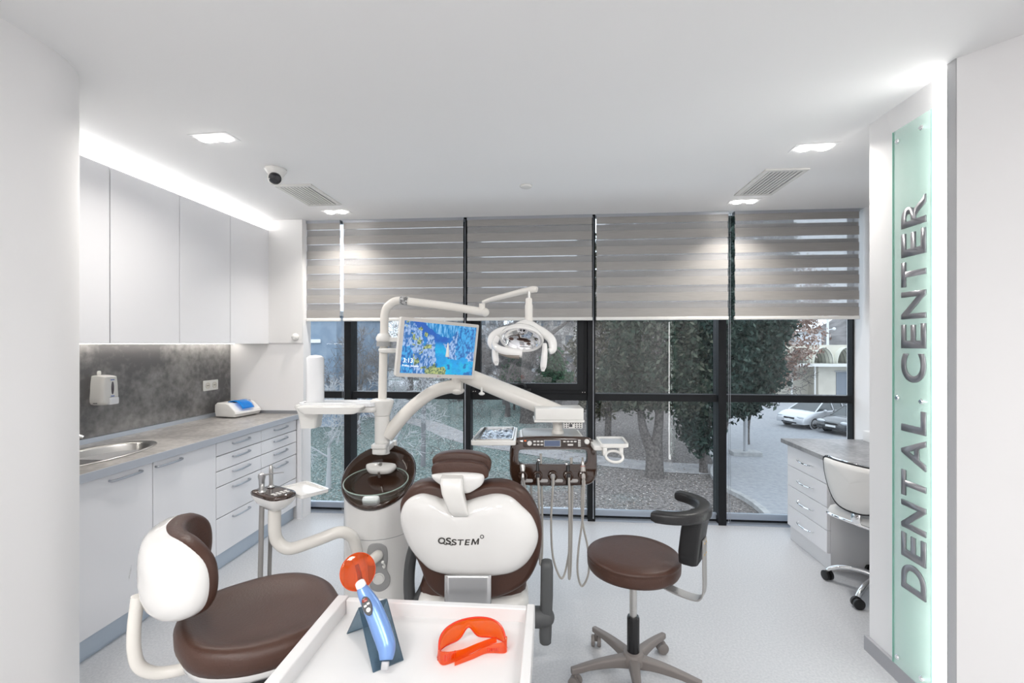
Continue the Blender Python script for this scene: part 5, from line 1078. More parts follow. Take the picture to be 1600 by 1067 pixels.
# ------------------------------------------------------------------ outside: park, road, cars, buildings (ground 3.2 m below the floor)
GZ = -3.2
def grass_mat():
    m = mat('leaf_strewn_grass', (.2, .2, .2), 1.0, spec=.05); n = m.node_tree.nodes; l = m.node_tree.links; bs = n['Principled BSDF']
    tc = n.new('ShaderNodeTexCoord')
    def noise(sc, det=6, ro=.6):
        t_ = n.new('ShaderNodeTexNoise'); t_.inputs['Scale'].default_value = sc; t_.inputs['Detail'].default_value = det; t_.inputs['Roughness'].default_value = ro; l.new(tc.outputs['Object'], t_.inputs['Vector']); return t_
    def mixc(fac, a, b):
        mx = n.new('ShaderNodeMix'); mx.data_type = 'RGBA'; l.new(fac, mx.inputs[0])
        for i_, q in ((6, a), (7, b)):
            if isinstance(q, tuple): mx.inputs[i_].default_value = (*q, 1)
            else: l.new(q, mx.inputs[i_])
        return mx.outputs[2]
    def rng(o_, a, b):
        r_ = n.new('ShaderNodeMapRange'); r_.inputs['From Min'].default_value = a; r_.inputs['From Max'].default_value = b; l.new(o_, r_.inputs['Value']); return r_.outputs[0]
    sep = n.new('ShaderNodeSeparateXYZ'); l.new(tc.outputs['Object'], sep.inputs[0])
    big = noise(.25, 4); fine = noise(11, 4, .85); vf = noise(26, 4, .7)
    grn = mixc(rng(fine.outputs['Fac'], .42, .60), (.045, .075, .065), (.29, .35, .34)); soil = mixc(rng(fine.outputs['Fac'], .42, .60), (.085, .075, .070), (.27, .25, .24))
    ad = n.new('ShaderNodeMath'); ad.operation = 'MULTIPLY_ADD'; ad.inputs[1].default_value = .07; l.new(sep.outputs[0], ad.inputs[0]); l.new(big.outputs['Fac'], ad.inputs[2])
    base = mixc(rng(ad.outputs[0], .30, .62), grn, soil)
    vo = n.new('ShaderNodeTexVoronoi'); vo.inputs['Scale'].default_value = 7; l.new(tc.outputs['Object'], vo.inputs['Vector'])
    lf = rng(vo.outputs['Distance'], .16, .10)
    l.new(mixc(lf, base, mixc(vf.outputs['Fac'], (.30, .22, .17), (.62, .56, .52))), bs.inputs['Base Color']); return m
grass = grass_mat()
asph = mat('old_asphalt', (.27, .28, .30), .85, noise=(7, (.36, .365, .38), .3, .7, 12)); asph2 = mat('path_asphalt', (.27, .26, .26), .9, noise=(2.5, (.36, .35, .35), .35, .65, 8))
conc = mat('kerb_concrete', (.42, .42, .42), .85, noise=(6, (.30, .30, .30), .4, .7, 6))
def flat(name, pts, z, m, lab, cat, th=.02):
    g = G(); g.prism(pts, z-th, z); return struct(name, g, m, lab, cat, smooth=False)
flat('ground', [(-60, 8), (80, 8), (120, 130), (-110, 130)], GZ, grass, 'leaf-strewn winter lawn of the park', 'ground', .3)
flat('road', [(4.6, 9), (6.0, 13.0), (6.05, 14.2), (5.75, 15.6), (5.9, 17.2), (6.6, 19.0), (7.4, 22.5), (10.2, 33.0), (13.0, 43.0), (13, 60), (60, 60), (60, 9)], GZ+.03, asph, 'cracked grey asphalt yard with parked cars', 'road')
kp = sm([(5.2, 10.5, 0), (5.75, 12.6, 0), (5.85, 14.2, 0), (5.60, 15.6, 0), (5.75, 17.2, 0), (6.45, 19.0, 0), (7.25, 22.5, 0), (10.05, 33.0, 0), (12.8, 43.0, 0)], 5)
g = G(); L = []
for i, p in enumerate(kp):
    tg = (kp[min(i+1, len(kp)-1)]-kp[max(i-1, 0)]).normalized(); s_ = Vector((-tg.y, tg.x, 0))*.09
    L.append([p+s_+Vector((0, 0, GZ)), p-s_+Vector((0, 0, GZ)), p-s_+Vector((0, 0, GZ+.13)), p+s_+Vector((0, 0, GZ+.13))])
g.loft(L); struct('kerb', g, conc, 'pale concrete kerb curving along the yard', 'kerb', smooth=False)
def band(name, pts, w_, m, lab, z):
    kp = sm([(x, y, 0) for x, y in pts], 6); a, b = [], []
    for i, p in enumerate(kp):
        tg = (kp[min(i+1, len(kp)-1)]-kp[max(i-1, 0)]).normalized(); s_ = Vector((-tg.y, tg.x, 0))*w_/2; a.append((p.x+s_.x, p.y+s_.y)); b.append((p.x-s_.x, p.y-s_.y))
    g = G(); va = [g.v((*p, z)) for p in a]; vb = [g.v((*p, z)) for p in b]
    for i in range(len(a)-1): g.f((va[i], va[i+1], vb[i+1], vb[i]))
    return struct(name, g, m, lab, 'path', smooth=False)
band('path', [(-16, 34), (-11.0, 29.5), (-7.4, 27.0), (-4.2, 22.8), (-1.2, 20.8), (2.0, 19.0), (4.4, 18.2), (6.4, 18.0)], 1.5, asph2, 'pale narrow footpath crossing the lawn', GZ+.015)
flat('street', [(-60, 50), (12, 50), (12, 58), (-60, 58)], GZ+.02, mat('far_street', (.45, .46, .48), .9), 'distant pale street beyond the lawn', 'road')
tag(obj('boundary_wall', G().box(-60, 14, 60, 60.4, GZ, GZ+1.5), mat('pale_wall', (.55, .56, .58), .9, noise=(.6, (.40, .40, .41), .4, .7, 5))), 'long low pale wall at the far side of the park', 'wall')
rs = np.random.RandomState(77); NL = 22000; lx = rs.uniform(-14, 5.4, NL); ly = 11.5+24*rs.uniform(0, 1, NL)**1.3; lx = np.where(ly > 22, lx-4*rs.uniform(0, 1, NL), lx)
an = rs.uniform(0, 6.28, NL); ss = rs.uniform(.016, .036, NL); ca, sa = np.cos(an)*ss, np.sin(an)*ss; hz_ = rs.uniform(.0, .025, (NL, 4))
q = np.stack([np.stack([lx+ca, ly+sa, GZ+.012+hz_[:, 0]], 1), np.stack([lx-sa*.6, ly+ca*.6, GZ+.012+hz_[:, 1]], 1), np.stack([lx-ca, ly-sa, GZ+.012+hz_[:, 2]], 1), np.stack([lx+sa*.6, ly-ca*.6, GZ+.012+hz_[:, 3]], 1)], 1).reshape(-1, 3)
me = bpy.data.meshes.new('fallen_leaves'); me.vertices.add(len(q)); me.vertices.foreach_set('co', q.ravel()); me.loops.add(len(q)); me.loops.foreach_set('vertex_index', np.arange(len(q))); me.polygons.add(NL); me.polygons.foreach_set('loop_start', np.arange(0, len(q), 4)); me.update(calc_edges=True)
LEAVES = me
# --- trees
def twig_tree(seed, height, r0, spread=.55, levels=6, lean=(0, 0), fork=.3, droop=0.0, nb=3, tw=.006):
    rnd = random.Random(seed); V, F_ = [], []
    def seg(a, b, ra, rb, n_):
        t_ = (b-a); 
        if t_.length < 1e-5: return
        t_.normalize(); u = t_.orthogonal().normalized(); w_ = t_.cross(u); i0 = len(V)
        for c_, r_ in ((a, ra), (b, rb)):
            for k in range(n_): V.append(c_+(u*math.cos(2*PI*k/n_)+w_*math.sin(2*PI*k/n_))*r_)
        for k in range(n_): F_.append((i0+k, i0+(k+1) % n_, i0+n_+(k+1) % n_, i0+n_+k))
    trunkV = None
    def grow(p, d, ln, r, lv):
        nseg = 4 if lv > 2 else 3; q = p; rr = r
        for k in range(nseg):
            d = (d+Vector((rnd.uniform(-1, 1), rnd.uniform(-1, 1), rnd.uniform(-.6, .8)))*.16+Vector((0, 0, (.05 if lv > 2 else .02)-droop*(levels-lv)*.03))).normalized()
            q2 = q+d*ln/nseg; r2 = max(rr*.86, tw); seg(q, q2, rr, r2, 7 if lv >= levels-1 else (4 if lv > 2 else 3)); q, rr = q2, r2
            if lv > 0 and k > 0:
                for _ in range(1 if lv > 1 else 2):
                    if rnd.random() < .8:
                        a = rnd.uniform(0, 2*PI); o_ = (d.orthogonal().normalized()); o_.rotate(Matrix.Rotation(a, 3, d)); grow(q, (d*(1-spread)+o_*spread*1.3).normalized(), ln*rnd.uniform(.55, .78), max(rr*.55, tw), lv-1)
        if lv > 0:
            for _ in range(nb-1):
                a = rnd.uniform(0, 2*PI); o_ = (d.orthogonal().normalized()); o_.rotate(Matrix.Rotation(a, 3, d)); grow(q, (d*(1-spread*.6)+o_*spread).normalized(), ln*rnd.uniform(.6, .8), max(rr*.7, tw), lv-1)
    grow(Vector((0, 0, 0)), Vector((lean[0], lean[1], 1)).normalized(), height*fork, r0, levels)
    me = bpy.data.meshes.new('branches'); me.from_pydata(V, [], F_); return me
def leaf_mesh(seed, blobs, count, size, gap=0.0, hang=0.0):
    rs = np.random.RandomState(seed); vol = np.array([b[3]*b[4]*b[5] for b in blobs])**.7; pk = rs.choice(len(blobs), count, p=vol/vol.sum())
    B_ = np.array(blobs)[pk]; d = rs.normal(size=(count, 3)); d /= np.linalg.norm(d, axis=1)[:, None]; rad = rs.uniform(.55, 1.0, count)**.6
    lump = 1+.22*np.sin(d[:, 0]*9+B_[:, 0]*3)*np.sin(d[:, 2]*8+1)+.12*np.sin(d[:, 1]*17+2)
    P_ = B_[:, :3]+d*B_[:, 3:6]*(rad*lump)[:, None]; a = rs.normal(size=(count, 3)); a /= np.linalg.norm(a, axis=1)[:, None]; b = np.cross(a, rs.normal(size=(count, 3))); b /= np.linalg.norm(b, axis=1)[:, None]
    s_ = size*rs.uniform(.6, 1.4, count)[:, None]; a, b = a*s_, b*s_*.45
    q = np.stack([P_-a-b*.3, P_-b, P_+a, P_+b], 1).reshape(-1, 3)
    me = bpy.data.meshes.new('crown'); me.vertices.add(len(q)); me.vertices.foreach_set('co', q.ravel()); me.loops.add(len(q)); me.loops.foreach_set('vertex_index', np.arange(len(q)))
    me.polygons.add(count); me.polygons.foreach_set('loop_start', np.arange(0, len(q), 4)); me.update(calc_edges=True); return me
def leafmat(name, a, b, c_):
    m = mat(name, a, .7, spec=.2); n = m.node_tree.nodes; l = m.node_tree.links; bs = n['Principled BSDF']; ge = n.new('ShaderNodeNewGeometry'); r_ = n.new('ShaderNodeValToRGB')
    r_.color_ramp.elements[0].color = (*a, 1); r_.color_ramp.elements[1].color = (*c_, 1); e = r_.color_ramp.elements.new(.6); e.color = (*b, 1)
    l.new(ge.outputs['Random Per Island'], r_.inputs[0]); l.new(r_.outputs[0], bs.inputs['Base Color']); return m
ever = leafmat('evergreen_needles', (.010, .020, .013), (.028, .046, .030), (.10, .105, .075)); ever2 = leafmat('blue_green_needles', (.008, .020, .016), (.022, .048, .038), (.07, .10, .08))
dry = leafmat('dry_brown_leaves', (.22, .12, .09), (.42, .30, .25), (.60, .50, .45)); pine_g = leafmat('bright_pine_needles', (.012, .05, .028), (.03, .11, .05), (.06, .17, .08))
twig_pale = mat('pale_twigs', (.42, .42, .43), .8); twig_dark = mat('grey_brown_twigs', (.12, .108, .105), .9); twig_mid = mat('mid_grey_twigs', (.19, .175, .17), .9)
tag(obj('fallen_leaves', LEAVES, leafmat('fallen_leaf', (.10, .07, .05), (.36, .30, .26), (.70, .66, .62)), smooth=False), 'dry fallen leaves scattered over the winter lawn', 'leaves', kind='stuff')
# evergreens near the window wall
def evergreen(x, y, lab, blobs, count, m, trunks, size=.10, seed=1):
    t = thing('evergreen_tree', lab, 'tree', (x, y, GZ))
    obj('crown', leaf_mesh(seed, blobs, count, size), m, t, local=True, smooth=False)
    for tr_ in trunks:
        g = G(); g.tube(sm(tr_[0], 5), tr_[1], 12); k = g
        obj('trunk', g, bark_m, t, local=True)
evergreen(3.60, 16.85, 'evergreen tree with a split gnarled trunk on the lawn just outside', [(.0, 0, 4.6, 1.7, 1.5, 2.2), (.2, .2, 7.0, 1.7, 1.5, 2.0), (-.9, .1, 3.4, 1.1, 1.0, 1.1), (.9, -.1, 3.3, 1.0, .9, 1.1), (-.2, 0, 9.0, 1.4, 1.2, 1.6)], 26000, ever,
          [([(.02, 0, -.05), (-.02, .0, .5), (-.10, .02, 1.0), (-.35, .05, 1.7), (-.42, .05, 2.6), (-.3, .1, 5)], [.34, .25, .20, .15, .12, .08]), ([(.08, 0, .0), (.10, 0, .7), (.14, .02, 1.4), (.22, .05, 2.4), (.2, .1, 5.5)], [.30, .24, .18, .15, .08])], seed=2)
evergreen(5.55, 17.6, 'dense dark evergreen tree with drooping boughs beside the gnarled trunk', [(.0, 0, 3.6, 1.3, 1.3, 2.3), (-.3, .1, 6.4, 1.6, 1.5, 2.6), (.5, 0, 5.0, 1.2, 1.2, 2.2), (-.1, -.1, 1.6, .7, .7, .9), (.2, 0, 9.0, 1.3, 1.2, 1.8)], 30000, ever2, [([(0, 0, -.05), (0, 0, 2), (.1, 0, 6)], [.16, .12, .07])], seed=3)
evergreen(6.45, 18.6, 'tall dark evergreen leaning over the yard kerb behind the sign post', [(1.2, 0, 4.0, 1.1, 1.2, 1.7), (1.4, .1, 6.2, 1.3, 1.3, 2.4), (.8, 0, 2.8, .8, .8, .9), (1.5, 0, 8.8, 1.2, 1.2, 1.8)], 24000, ever2, [([(.0, 0, -.05), (.3, 0, 2), (1.2, 0, 6)], [.14, .10, .06])], seed=4)
evergreen(3.3, 23.5, 'sparser olive-green evergreen standing behind the gnarled trunk', [(-.6, 0, 4.2, 1.7, 1.5, 2.4), (-.3, 0, 7.6, 1.6, 1.5, 2.2), (.6, 0, 3.0, 1.5, 1.2, 1.6), (-1.0, 0, 2.2, 1.1, 1.0, 1.2)], 16000, leafmat('olive_needles', (.02, .022, .013), (.06, .062, .035), (.17, .15, .11)), [([(-.5, 0, -.05), (-.4, 0, 2), (0, 0, 6)], [.18, .14, .08])], .11, 5)
# tree that keeps its dry leaves
t = thing('dry_leaf_tree', 'bare tree still holding dry pinkish-brown leaves over the yard', 'tree', (9.1, 22.6, GZ))
brm = twig_tree(31, 5.5, .08, .60, 5, (.30, 0), .27, tw=.007); brm.transform(T(.45, 0, 2.5)); g = G(); g.tube(sm([(0, 0, -.05), (.05, 0, 1.2), (.45, 0, 2.55)], 4), [.12, .10, .08], 9); obj('trunk', g, bark_m, t, local=True); obj('branches', brm, twig_dark, t, local=True, smooth=False)
obj('dry_leaves', leaf_mesh(9, [(1.7, 0, 5.0, 1.5, 1.2, 1.6), (2.0, 0, 6.9, 1.7, 1.3, 1.6), (1.0, 0, 3.5, 1.2, .9, .9), (.5, 0, 2.5, .8, .7, .6)], 7500, .085), dry, t, local=True, smooth=False)
# bare trees
TM_ = [twig_tree(11, 9, .20, .55, 5, fork=.26, tw=.010), twig_tree(12, 10, .22, .50, 5, (.1, 0), .24, tw=.012), twig_tree(13, 8, .17, .60, 5, (-.1, .05), .24, tw=.010)]
spots = [(-10, 23.5, .85, ''), (-14.5, 20.5, .8, ''), (-10.4, 37, 1.1, ''), (-9.0, 29, .95, ''), (-7.5, 38, 1.1, ''), (-5.6, 32, 1.0, ''), (-3.6, 36, 1.0, ''), (-2.8, 30, .9, ''), (.6, 34, 1.0, ''), (2.0, 40, 1.2, ''), (-19, 40, 1.2, ''), (-23, 46, 1.3, ''), (-14, 46, 1.3, ''), (-10, 48, 1.2, ''), (-5, 47, 1.3, ''), (0, 48, 1.3, ''), (5, 46, 1.3, ''), (4.6, 33, 1.1, ''), (9, 48, 1.3, ''), (-2, 42, 1.2, ''), (-8, 43, 1.2, ''), (8.2, 38, 1.2, '')]
rt = random.Random(4)
for i, (x, y, sc, lab) in enumerate(spots):
    t = thing('bare_tree', 'leafless grey tree among the winter trees at the back of the park', 'tree', (x, y, GZ), rt.uniform(0, 6.2), group='leafless trees behind the lawn')
    t.scale = (sc, sc, sc)
    obj('branches', TM_[i % 3], None, t, local=True, smooth=False)
for i_, me in enumerate(TM_): me.materials.append([twig_mid, twig_dark, twig_dark][i_])
pm = twig_tree(21, 6.5, .10, .52, 5, (.15, -.05), .22, tw=.007); pm.materials.append(twig_pale)
for x, y, rz_, sc, lab in ((-7.2, 14.6, 0.4, .95, 'pale-twigged bare shrub tree close to the corner window'), (-5.4, 15.8, 2.2, 1.0, 'pale-twigged bare tree seen behind the light pole'), (-9.6, 17.5, 4.0, 1.05, 'pale-twigged bare tree seen behind the cup dispenser')):
    t = thing('bare_tree', lab, 'tree', (x, y, GZ), rz_); t.scale = (sc, sc, sc); obj('branches', pm, None, t, local=True, smooth=False)
t = thing('slim_tree', 'slim straight grey tree trunk rising from the lawn behind the dental unit', 'tree', (-4.9, 17.6, GZ)); g = G(); g.tube([(0, 0, -.05), (.02, 0, 2), (.05, 0, 5), (.0, 0, 8)], [.10, .085, .07, .04], 10); obj('trunk', g, mat('grey_trunk', (.22, .22, .23), .9), t, local=True)
t = thing('park_tree', 'thick dark trunk with one long bent bough on the lawn, framed by the opening sash', 'tree', (-1.37, 27.9, GZ))
g = G(); g.tube(sm([(0, 0, -.05), (-.05, 0, .5), (-.10, 0, 2), (-.06, 0, 4), (.25, 0, 6), (.6, 0, 8.5)], 5), [.60, .42, .34, .30, .26, .16], 14); g.tube(sm([(.0, 0, 4.0), (.8, 0, 4.9), (1.5, 0, 5.4), (2.6, 0, 6.2)], 5), [.22, .18, .14, .08], 10); g.tube(sm([(.1, 0, 4.6), (1.2, 0, 4.6), (1.9, 0, 4.2), (2.2, 0, 3.5)], 5), [.09, .06, .05, .02], 8); obj('trunk', g, bark_m, t, local=True)
bb = twig_tree(41, 6.0, .12, .6, 5, (.1, 0), .25, tw=.008); bb.transform(T(.3, 0, 5.6)); obj('branches', bb, twig_dark, t, local=True, smooth=False)
pn = leaf_mesh(14, [(0, 0, 2.5, 1.2, 1.2, .6), (0, 0, 3.3, .95, .95, .6), (0, 0, 4.0, .6, .6, .6), (.5, 0, 2.2, .9, .9, .4), (-.6, 0, 2.0, .8, .8, .4)], 5000, .13); pn.materials.append(pine_g)
for x, y, sc, lab in ((-2.6, 33.0, .85, 'small bright green pine beside the thick park trunk, nearer the monitor'), (.2, 33.5, 1.0, 'small bright green pine beside the thick park trunk, nearer the evergreens')):
    t = thing('pine_tree', lab, 'tree', (x, y, GZ)); t.scale = (sc, sc, sc); obj('crown', pn, None, t, local=True, smooth=False); g = G(); g.tube([(0, 0, -.05), (0, 0, 3.8)], [.10, .04], 8); obj('trunk', g, bark_m, t, local=True)
# dry brush heap and fallen branch on the lawn
t = thing('fallen_branch', 'dead branch lying on the leaf-strewn lawn behind the headrest', 'branch', (-4.2, 17.3, GZ)); bb2 = twig_tree(52, 1.8, .03, .6, 3, (.3, .2), .3, tw=.006); obj('twigs', bb2, twig_dark, t, local=True, smooth=False)
bsh = twig_tree(61, 2.6, .03, .75, 4, (0, 0), .26, tw=.006); bsh.materials.append(twig_mid)
for x, y in ((.8, 29.5), (2.0, 30.2), (3.2, 29.0), (-.2, 31)):
    t = thing('bare_shrub', 'tangled leafless brown shrub low beside the park trees', 'shrub', (x, y, GZ), x*2, group='leafless shrubs by the park trees'); obj('twigs', bsh, None, t, local=True, smooth=False)
# distant wooded rise and blocks of flats
hm = mat('wooded_hill', (.10, .095, .095), 1.0, noise=(.35, (.20, .19, .19), .35, .65, 10))
g = G(); g.surf(lambda u, v: (-110+230*u, 92+26*v, GZ+(7.5+3.5*math.sin(u*17)+2*math.sin(u*41+1)+1.0*math.sin(u*97))*math.sin(min(1, v*1.2)*PI/2)), 120, 8); struct('hills', g, hm, 'dark wooded rise at the horizon', 'hill')
win_d = mat('far_window_glass', (.08, .10, .12), .15)
def block(x0, x1, y, h, m, lab, nx, nz, dpt=9):
    t = thing('apartment_building', lab, 'building', ((x0+x1)/2, y, GZ)); obj('walls', G().box(x0, x1, y, y+dpt, GZ, GZ+h), m, t, smooth=False)
    g = G(); g.box(x0-.3, x1+.3, y-.3, y+dpt+.3, GZ+h, GZ+h+.3); obj('roof', g, conc, t, smooth=False)
    for i in range(nx):
        for j in range(nz):
            xx = x0+(x1-x0)*(i+.5)/nx; zz = GZ+1.6+j*3.0; w_ = .32*(x1-x0)/nx; obj('window', G().box(xx-w_, xx+w_, y-.06, y-.005, zz, zz+1.5), win_d, t, smooth=False)
block(-16.5, -8.2, 72, 13, mat('grey_render', (.36, .37, .39), .9), 'grey block of flats behind the bare trees near the corner window', 5, 4)
block(-4, 12, 78, 15, mat('beige_render', (.42, .40, .38), .9), 'beige block of flats behind the bare trees beyond the operating lamp', 8, 4)
t = thing('blue_building', 'pale blue-grey building seen through the twigs at the corner window', 'building', (-19.5, 27, GZ))
obj('walls', G().box(-26, -12.1, 25.5, 34, GZ, GZ+6.3), mat('pale_blue_render', (.20, .27, .36), .8, noise=(1.5, (.26, .33, .42), .4, .6, 5)), t, smooth=False); obj('window_band', G().box(-25, -13, 25.42, 25.495, GZ+4.75, GZ+4.95), paper_m, t, smooth=False)
obj('roof', G().box(-26.3, -11.9, 25.2, 34.3, GZ+6.3, GZ+6.55), conc, t, smooth=False)
# pavilion with arched canopies
cream = mat('cream_render', (.66, .63, .55), .85, noise=(1.2, (.58, .55, .48), .4, .7, 5))
t = thing('arched_pavilion', 'low cream building with arched canopies and a grey door behind the cars', 'building', (25, 44, GZ))
obj('walls', G().box(19.0, 36.0, 44.2, 52, GZ, GZ+2.75), cream, t, smooth=False)
obj('porch', G().box(23.1, 29.5, 42.6, 44.19, GZ, GZ+2.75), cream, t, smooth=False)
dr = obj('door', G().box(24.55, 25.65, 42.53, 42.595, GZ+.05, GZ+2.25), mat('grey_steel_door', (.20, .23, .27), .6), t, smooth=False)
obj('door_lintel', G().box(24.4, 25.8, 42.50, 42.529, GZ+2.26, GZ+2.4), conc, t, smooth=False)
obj('canopy_slab', G().box(17.0, 36.4, 41.6, 46, GZ+2.76, GZ+2.98), mat('canopy_white', (.72, .72, .70), .7), t, smooth=False)
ac_ = mat('ribbed_cream_sheet', (.64, .64, .56), .6)
for i in range(7):
    xc_ = 17.6+i*1.93; g = G()
    g.surf(lambda u, v: (xc_-.82*math.cos(PI*u), 42.3+5*v, GZ+2.98+1.40*math.sin(PI*u)), 16, 1); obj('arched_canopy', g, ac_, t, solid=.06)
    g = G()
    for q in range(9):
        yy = 42.35+q*.55; g.tube([(xc_-.79*math.cos(PI*u/12), yy, GZ+2.98+1.36*math.sin(PI*u/12)) for u in range(13)], .03, 5)
    obj('arch_ribs', g, mat('rib_shadow_grey', (.22, .22, .21), .7), t)
    g = G()
    a_ = [(xc_-.96, GZ+2.98)]+[(xc_-.82*math.cos(PI*u/16), GZ+2.98+1.40*math.sin(PI*u/16)) for u in range(17)]+[(xc_+.96, GZ+2.98), (xc_+.96, GZ+4.6), (xc_-.96, GZ+4.6)]
    ys = 42.9
    bt = [g.v((x_, ys, z_)) for x_, z_ in a_]
    NF = len(bt)
    # spandrel wall above the arch: strips from the arch up to the parapet
    for u in range(1, 17):
        xa_, za_ = a_[u]; xb_, zb_ = a_[u+1]; g.loft([[(xa_, ys, za_), (xb_, ys, zb_), (xb_, ys, GZ+4.6), (xa_, ys, GZ+4.6)], [(xa_, ys+.15, za_), (xb_, ys+.15, zb_), (xb_, ys+.15, GZ+4.6), (xa_, ys+.15, GZ+4.6)]])
    bmesh.ops.delete(g.b, geom=bt, context='VERTS')
    g.box(xc_-.964, xc_-.82, ys, ys+.15, GZ+2.98, GZ+4.6); g.box(xc_+.82, xc_+.964, ys, ys+.15, GZ+2.98, GZ+4.6)
    obj('parapet', g, cream, t, smooth=False)
me = text_me('GA OOA', 1, 0, .01, fit=(.85, .24)); me.transform(T(23.15, 44.19, GZ+2.22) @ XZ); obj('wall_lettering', me, mat('red_paint', (.5, .05, .04), .7), t, smooth=False)
for x_ in (18.6, 20.6, 22.5): obj('post', G().cyl((x_, 42.0, GZ), (x_, 42.0, GZ+2.76), .07), mat('canopy_white', (0, 0, 0)), t)
t = thing('kiosk', 'small white cabin showing above the arched canopies', 'building', (31.5, 62, GZ)); obj('walls', G().box(30.2, 32.9, 60, 64, GZ, GZ+6.1), mat('cabin_white', (.6, .62, .65), .8), t, smooth=False); obj('roof', G().box(30.0, 33.1, 59.8, 64.2, GZ+6.1, GZ+6.25), conc, t, smooth=False)
# lamp mast and sign post
t = thing('lamp_post', 'tall white lamp mast with a small lantern rising above the arched canopies', 'lamp post', (29.7, 53.0, GZ)); obj('pole', G().cyl((29.7, 53, GZ), (29.7, 53, GZ+13), .14, .09), mat('mast_white', (.7, .72, .74), .5), t); g = G(); g.cyl((29.7, 53, GZ+6.2), (30.2, 52.9, GZ+6.3), .04); g.sphere((30.3, 52.9, GZ+6.3), .17, 12); obj('lantern', g, mat('mast_white', (0, 0, 0)), t)
t = thing('sign_post', 'grey steel post on a square concrete foot at the edge of the yard', 'post', (8.13, 20.35, GZ)); obj('pole', G().cyl((8.13, 20.35, GZ+.15), (8.13, 20.35, GZ+3.2), .085), mat('galvanised_post', (.45, .46, .48), .5, metal=.4), t); obj('foot', G().box(7.55, 8.72, 20.1, 20.65, GZ, GZ+.20), conc, t, bevel=.02)
for x_, y_ in ((-1.5, 52),):
    t = thing('street_lamp', 'thin pale street lamp beside the distant street', 'street lamp', (x_, y_, GZ)); obj('pole', G().cyl((x_, y_, GZ), (x_, y_, GZ+8), .10, .06), MATS['mast_white'], t); g = G(); g.tube([(x_, y_, GZ+8), (x_+.6, y_, GZ+8.2), (x_+1.2, y_, GZ+8.15)], .05, 8); obj('lamp_head', g, MATS['mast_white'], t)
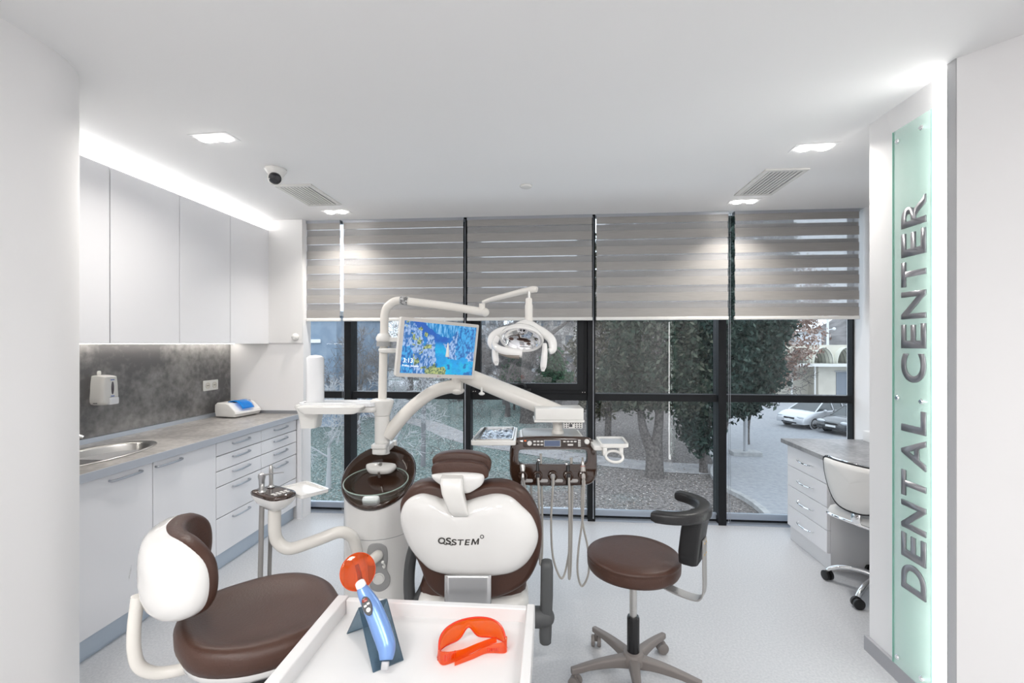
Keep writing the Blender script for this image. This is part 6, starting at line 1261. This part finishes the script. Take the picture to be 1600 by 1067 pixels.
# cars
def car(name, lab, loc, rz_, body_m, L_, hgt, wagon):
    t = thing(name, lab, 'car', loc, rz_); W_ = .86; h = hgt
    # side profile, front at -x
    low = [(-L_/2+.02, .28), (-L_/2-.02, .42), (-L_/2+.03, .60), (-L_/2+.22, .74), (-L_/2+.95, .93), (L_/2-.35, .98), (L_/2-.08, .90), (L_/2, .62), (L_/2-.04, .30)]
    if not wagon: low = [(-L_/2+.02, .26), (-L_/2-.02, .40), (-L_/2+.05, .56), (-L_/2+.30, .68), (-L_/2+1.10, .86), (L_/2-.85, .92), (L_/2-.12, .90), (L_/2, .64), (L_/2-.04, .30)]
    sp = [(p.x, p.y) for p in sm([(a, b) for a, b in low], 4)]; g = G()
    secs = []
    for yy, k, dz in ((-W_, .965, -.02), (-W_+.05, .99, -.005), (-W_+.16, 1, 0), (0, 1.012, .012), (W_-.16, 1, 0), (W_-.05, .99, -.005), (W_, .965, -.02)):
        secs.append([(x*k, yy, .26+(z-.26)*(1 if k >= .99 else .97)+(dz if z > .5 else 0)) for x, z in sp])
    g.loft(secs); obj('body', g, body_m, t, local=True, ang=50)
    if wagon: cab = [(-L_/2+.92, .90, 0), (-L_/2+1.75, h-.05, 1), (-L_/2+2.3, h, 1), (L_/2-.75, h-.03, 1), (L_/2-.35, h-.12, 1), (L_/2-.10, .93, 0)]
    else: cab = [(-L_/2+1.10, .85, 0), (-L_/2+1.85, h-.05, 1), (-L_/2+2.4, h, 1), (L_/2-1.5, h-.04, 1), (L_/2-1.15, h-.12, 1), (L_/2-.60, .92, 0)]
    def cabring(s_, top, inset=0):
        return [(x, s_*((W_-.05) if not k else (W_-.24)), z) for x, z, k in cab]
    g = G(); g.loft([cabring(-1, 1), cabring(1, 1)]); obj('greenhouse', g, mat('car_glass', (.03, .04, .045), .08, spec=.8), t, local=True, smooth=False)
    # roof and pillars in body colour
    g = G(); zt_ = [(x, z) for x, z, k in cab if k]
    g.loft([[(x, s_*(W_-.235), z+(.004 if s_ else .02)) for x, z in zt_]+[(x, s_*(W_-.235), z+.035) for x, z in reversed(zt_)] for s_ in (-1, 0, 1)]); obj('roof', g, body_m, t, local=True)
    g = G()
    for s_ in (-1, 1):
        cb_ = cabring(s_, 1)
        for a_, b_ in ((0, 1), (4, 5)): g.tube([Vector(cb_[a_])+Vector((0, s_*.004, 0)), Vector(cb_[b_])+Vector((0, s_*.004, 0))], .035, 6)
        for xm in ((-L_/2+2.35,) + ((L_/2-1.35,) if wagon else (L_/2-1.55,))): g.tube([(xm, s_*(W_-.045), .93), (xm, s_*(W_-.23), h-.03)], .03, 6)
    obj('pillars', g, body_m, t, local=True)
    for s_ in (-1, 1):
        for xw in (-L_/2+.86, L_/2-.80):
            g = G(); g.M = T(xw, s_*(W_-.10), .31) @ RX(-90*s_); g.lathe([(.20, -.10), (.305, -.09), (.315, 0), (.31, .085), (.285, .105), (.21, .100), (.20, .095)], 28); wh = obj('wheel', g, black_m, t, local=True)
            g = G(); g.M = T(xw, s_*(W_-.10), .31) @ RX(-90*s_); g.lathe([(.205, .085), (.195, .098), (.06, .088), (.05, .100), (.002, .102)], 20)
            obj('hubcap', g, alu if wagon else grey_base, wh, local=True)
            g = G(); g.M = T(xw, s_*(W_-.004), .34) @ XZ; g.frame(circ(0, 0, .385, 28), circ(0, 0, .33, 28), -.012 if s_ < 0 else -.012, .012); obj('wheel_arch', g, body_m, t, local=True)
        g = G(); g.sphere((-L_/2+.10, s_*(W_-.24), .64), .16, 14, sx=.55, sy=1.35, sz=.55); obj('headlight', g, mat('headlight_glass', (.62, .66, .70), .08, metal=.3), t, local=True)
        g = G(); g.sphere((-L_/2+1.55, s_*(W_+.07), .98), .10, 10, sx=.6, sz=.75); obj('wing_mirror', g, body_m, t, local=True)
        g = G(); g.rbox(-L_/2+2.5, -L_/2+2.68, s_*(W_-.02)-.012, s_*(W_-.02)+.012, .80, .83, .01, .004); g.rbox(L_/2-1.3, L_/2-1.12, s_*(W_-.02)-.012, s_*(W_-.02)+.012, .82, .85, .01, .004); obj('door_handle', g, body_m, t, local=True)
    g = G(); g.rbox(-L_/2-.045, -L_/2+.02, -.45, .45, .30, .36, .01, .004); g.rbox(-L_/2-.03, -L_/2+.03, -.32, .32, .52, .61, .01, .004); obj('grille', g, black_m, t, local=True)
    g = G(); g.box(-L_/2-.06, -L_/2-.035, -.26, .26, .40, .50); obj('number_plate', g, paper_m, t, local=True)
    return t
car('car', 'silver-white estate car parked on the asphalt yard', (15.25, 28.1, GZ+.03), R(24), mat('silver_white_paint', (.62, .64, .67), .25, metal=.25, coat=.6), 4.5, 1.45, True)
car('car', 'dark blue-black saloon car parked in front of the silver estate car', (16.35, 26.2, GZ+.03), R(24), mat('dark_paint', (.022, .026, .032), .22, coat=.7), 4.4, 1.38, False)
